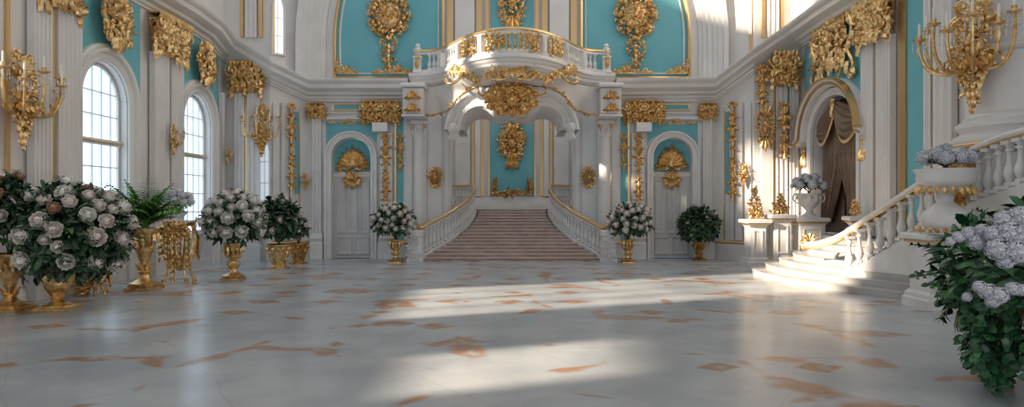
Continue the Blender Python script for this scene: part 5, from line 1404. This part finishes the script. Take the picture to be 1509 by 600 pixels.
# --- urn with grey flowers in front of the curtain
x, d, z0 = 7.57, 17.3, 1.262
urn('stone_urn', 'white handled urn on the wide pedestal before the velvet curtain', x, d, .62, [(.16, 0), (.17, .04), (.10, .1), (.07, .2), (.09, .26), (.17, .4), (.24, .6), (.27, .75), (.25, .86), (.3, .95), (.32, 1)], z0=z0, square=.19, matn='marble', handles=.08, leafy=True, seed=35)
bouquet('flower_bouquet', 'low mound of grey white flowers in the handled urn before the curtain', 'flower bouquet', (x, d, z0 + .80), .36, .24, (x, d, z0 + .64), [('hydrangea', 'petal_grey', .105, 14), ('rose', 'petal_pale', .07, 8)], 240, .1, 'leaf', 37, 6, above(0, .36), .0)
# --- big garden urn on the tall pedestal by the climbing balustrade
x, d, z0 = 6.58, 10.3, 1.162
urn('stone_urn', 'big white garden urn with gilt trim on the tall pedestal beside the climbing balustrade', x, d, .98, [(.33, 0), (.34, .03), (.30, .07), (.33, .12), (.34, .22), (.30, .34), (.18, .44), (.10, .50), (.12, .55), (.10, .60), (.2, .68), (.34, .76), (.40, .84), (.39, .92), (.43, .97), (.44, 1)], z0=z0, matn='marble', leafy=False, seed=39, n=40)
g = random.Random(4); m = MB(); m0 = MB()
for k in range(22):
    m0.T = Matrix.Rotation(2 * pi * k / 22, 4, 'Z') @ Matrix.Translation((0, -.34, .70)); acanthus(m0, 0, .02, -pi / 2, .13, .1, .02, .03, .03, 2); m.T = Matrix.Rotation(2 * pi * k / 22, 4, 'Z') @ Matrix.Translation((0, -.345, .02)); acanthus(m, 0, 0, pi / 2, .09, .1, .015, .02, .03, 2)
m.T = None; m.build('gilt_leaf_border', 'gold', bpy.data.objects['stone_urn.001']); m0.build('gilt_leaf_border', 'gold', bpy.data.objects['stone_urn.001'])
bouquet('flower_bouquet', 'flat wreath of grey white flowers heaped on the big garden urn', 'flower bouquet', (x, d, z0 + 1.09), .34, .17, (x, d, z0 + 1.0), [('hydrangea', 'petal_grey', .10, 16), ('rose', 'petal_pale', .06, 10)], 120, .07, 'leaf', 41, 3, above(0, .46), .1)
# gilt spray where the rail meets the urn
m = MB(); r = random.Random(8)
for lay in (-.05, .05):
    m.T = Matrix.Translation((0, lay, 0)); clump(m, r, lambda u, v: abs(u) < .17 + .1 * v, -.17, .17, -.5, .05, 70, .13, .05, .0)
    for s in (-1, 1): scroll(m, s * .14, .02, .09, 0, 1.4, s, .025, .02)
m.T = None
for k in range(5): acanthus(m, 0, -.05, pi / 2 + (k - 2) * .5, .25, .12, .02, .05, .05)
m.build('gilt_swag', 'gold', st, V((7.09, 10.80, 2.15)) + O, -.7)
# --- great cascade at the near corner
x, d = 4.72, 5.65
urn('gilt_urn', 'gilt planter on a plinth under the ivy cascade at the hall corner', x, d, .95, sc(POT, .95), square=.26, seed=43)
def cascade(o, C):
    g = random.Random(77)
    # ivy strands that hang over the front
    for i in range(64):
        a = g.uniform(pi * .55, pi * 1.65); R = g.uniform(.5, 1.06); z1 = g.uniform(.25, .75); drop_ = g.uniform(.35, 1.0) * (1.35 - .35 * R)
        p = V((cos(a) * R * .55, sin(a) * R * .5, C.z + z1 * .35)); m = MB(); pts = [V(p)]
        q = V((cos(a) * R, sin(a) * R * .75, C.z - .05)); pts += [p + (q - p) * .55 + V((0, 0, .12)), q]
        wx, wy = q.x + o.location.x, q.y + o.location.y; px = 754.5 + F * wx / wy
        low = 500 + (px - 1395) * 1.05 if px < 1484 else 552
        zmin = Z_(low + g.uniform(-45, 0), wy) - o.location.z; zz = q.z
        while zz > zmin and zz > -.93:
            zz -= .10; pts.append(V((q.x + g.gauss(0, .02), q.y + g.gauss(0, .02), zz)))
        pts = cat_rom(pts, 3); m.tube(pts, .004, 4)
        for j in range(1, len(pts), 1):
            for k in range(2):
                d_ = V((g.gauss(0, 1) + cos(a) * .6, g.gauss(0, 1) + sin(a) * .6, -.5 + g.gauss(0, .4))); ln = g.uniform(.055, .105)
                leaf(m, pts[j], d_, ln, ln * .8, V((cos(a), sin(a), .4)), .12, .2)
        m.build('ivy_strand', 'leaf_ivy', o, smooth=60)
    m = MB()
    for i in range(46):
        a = g.uniform(pi * .7, pi * 1.45); p = V((cos(a) * .8, sin(a) * .7, C.z + g.uniform(-.35, .05)))
        leaf(m, p, V((cos(a) * .5, sin(a) * .5, -.8 + g.gauss(0, .2))), g.uniform(.2, .32), .07, V((cos(a), sin(a), .3)), .15, .3)
    m.build('ochre_foliage', 'leaf_dry', o, smooth=60)
    b = bloom_data('hydrangea', 'petal_grey', 1, 1)
    for px, py, dd, r_ in ((1488, 345, 5.0, .085), (1470, 368, 5.0, .08), (1498, 372, 4.95, .09), (1504, 322, 5.1, .09), (1478, 325, 5.1, .07), (1508, 348, 4.95, .08), (1463, 345, 5.05, .06), (1428, 345, 5.2, .055), (1440, 358, 5.15, .06), (1412, 350, 5.2, .045), (1400, 356, 5.2, .035), (1447, 340, 5.15, .05), (1455, 430, 5.0, .06), (1472, 436, 4.95, .062), (1492, 426, 4.95, .05), (1443, 423, 5.0, .045), (1425, 438, 5.1, .035), (1463, 444, 4.97, .05), (1505, 428, 4.95, .045), (1482, 385, 4.98, .06)):
        P_ = V((X_(px, dd), dd, Z_(py, dd))) - V(o.location); rot = V((-.6, -.7, .35)).to_track_quat('Z', 'Y').to_euler(); share('bloom', b, o, P_, rot, (r_, r_, r_))
bouquet('ivy_arrangement', 'huge dark green ivy cascade with lilac white hydrangeas at the hall corner', 'flower arrangement', (x, d, 1.06), 1.04, .55, (x, d, .97), [], 2600, .165, 'leaf_ivy', 45, 50, above(0, .36), -.5, extra=cascade, ry=.9)
# ------------------------------------------------------------------ repeats carry a shared group
GROUPS = {'candle_sconce': 'gilt candle sconces on the walls', 'gilded_capital': 'gilt capitals', 'gilded_drop': 'gilt leaf drops', 'mounted_cartouche': 'gilt cartouches',
          'gilded_medallion': 'gilt medallions of the upper panels', 'scroll_border': 'gilt scroll borders', 'gilded_corner': 'gilt corner scrolls', 'gilded_crest': 'gilt crests of the end doors',
          'gilded_shell': 'gilt shells of the end doors', 'gilded_applique': 'gilt motifs on the piers', 'gilded_trophy': 'gilt trophies', 'pedestal': 'white pedestals by the side steps',
          'gilt_spray': 'gilt sprays on the pedestals', 'gilt_urn': 'gilt urns on the floor', 'gilt_planter': 'gilt planters on the floor', 'curved_balustrade': 'balustrades of the grand staircase',
          'rose_bouquet': 'rose bouquets', 'flower_bouquet': 'flower bouquets', 'leafy_bouquet': 'leafy bouquets', 'stone_urn': 'white urns with grey flowers', 'gilt_console': 'gilt consoles',
          'upper_pilaster': 'upper storey pilasters'}
for o in COL.objects:
    if o.parent is None and o.get('category') and not o.get('group') and o.get('kind') != 'structure':
        k = o.name.split('.')[0]
        if k in GROUPS: o['group'] = GROUPS[k]
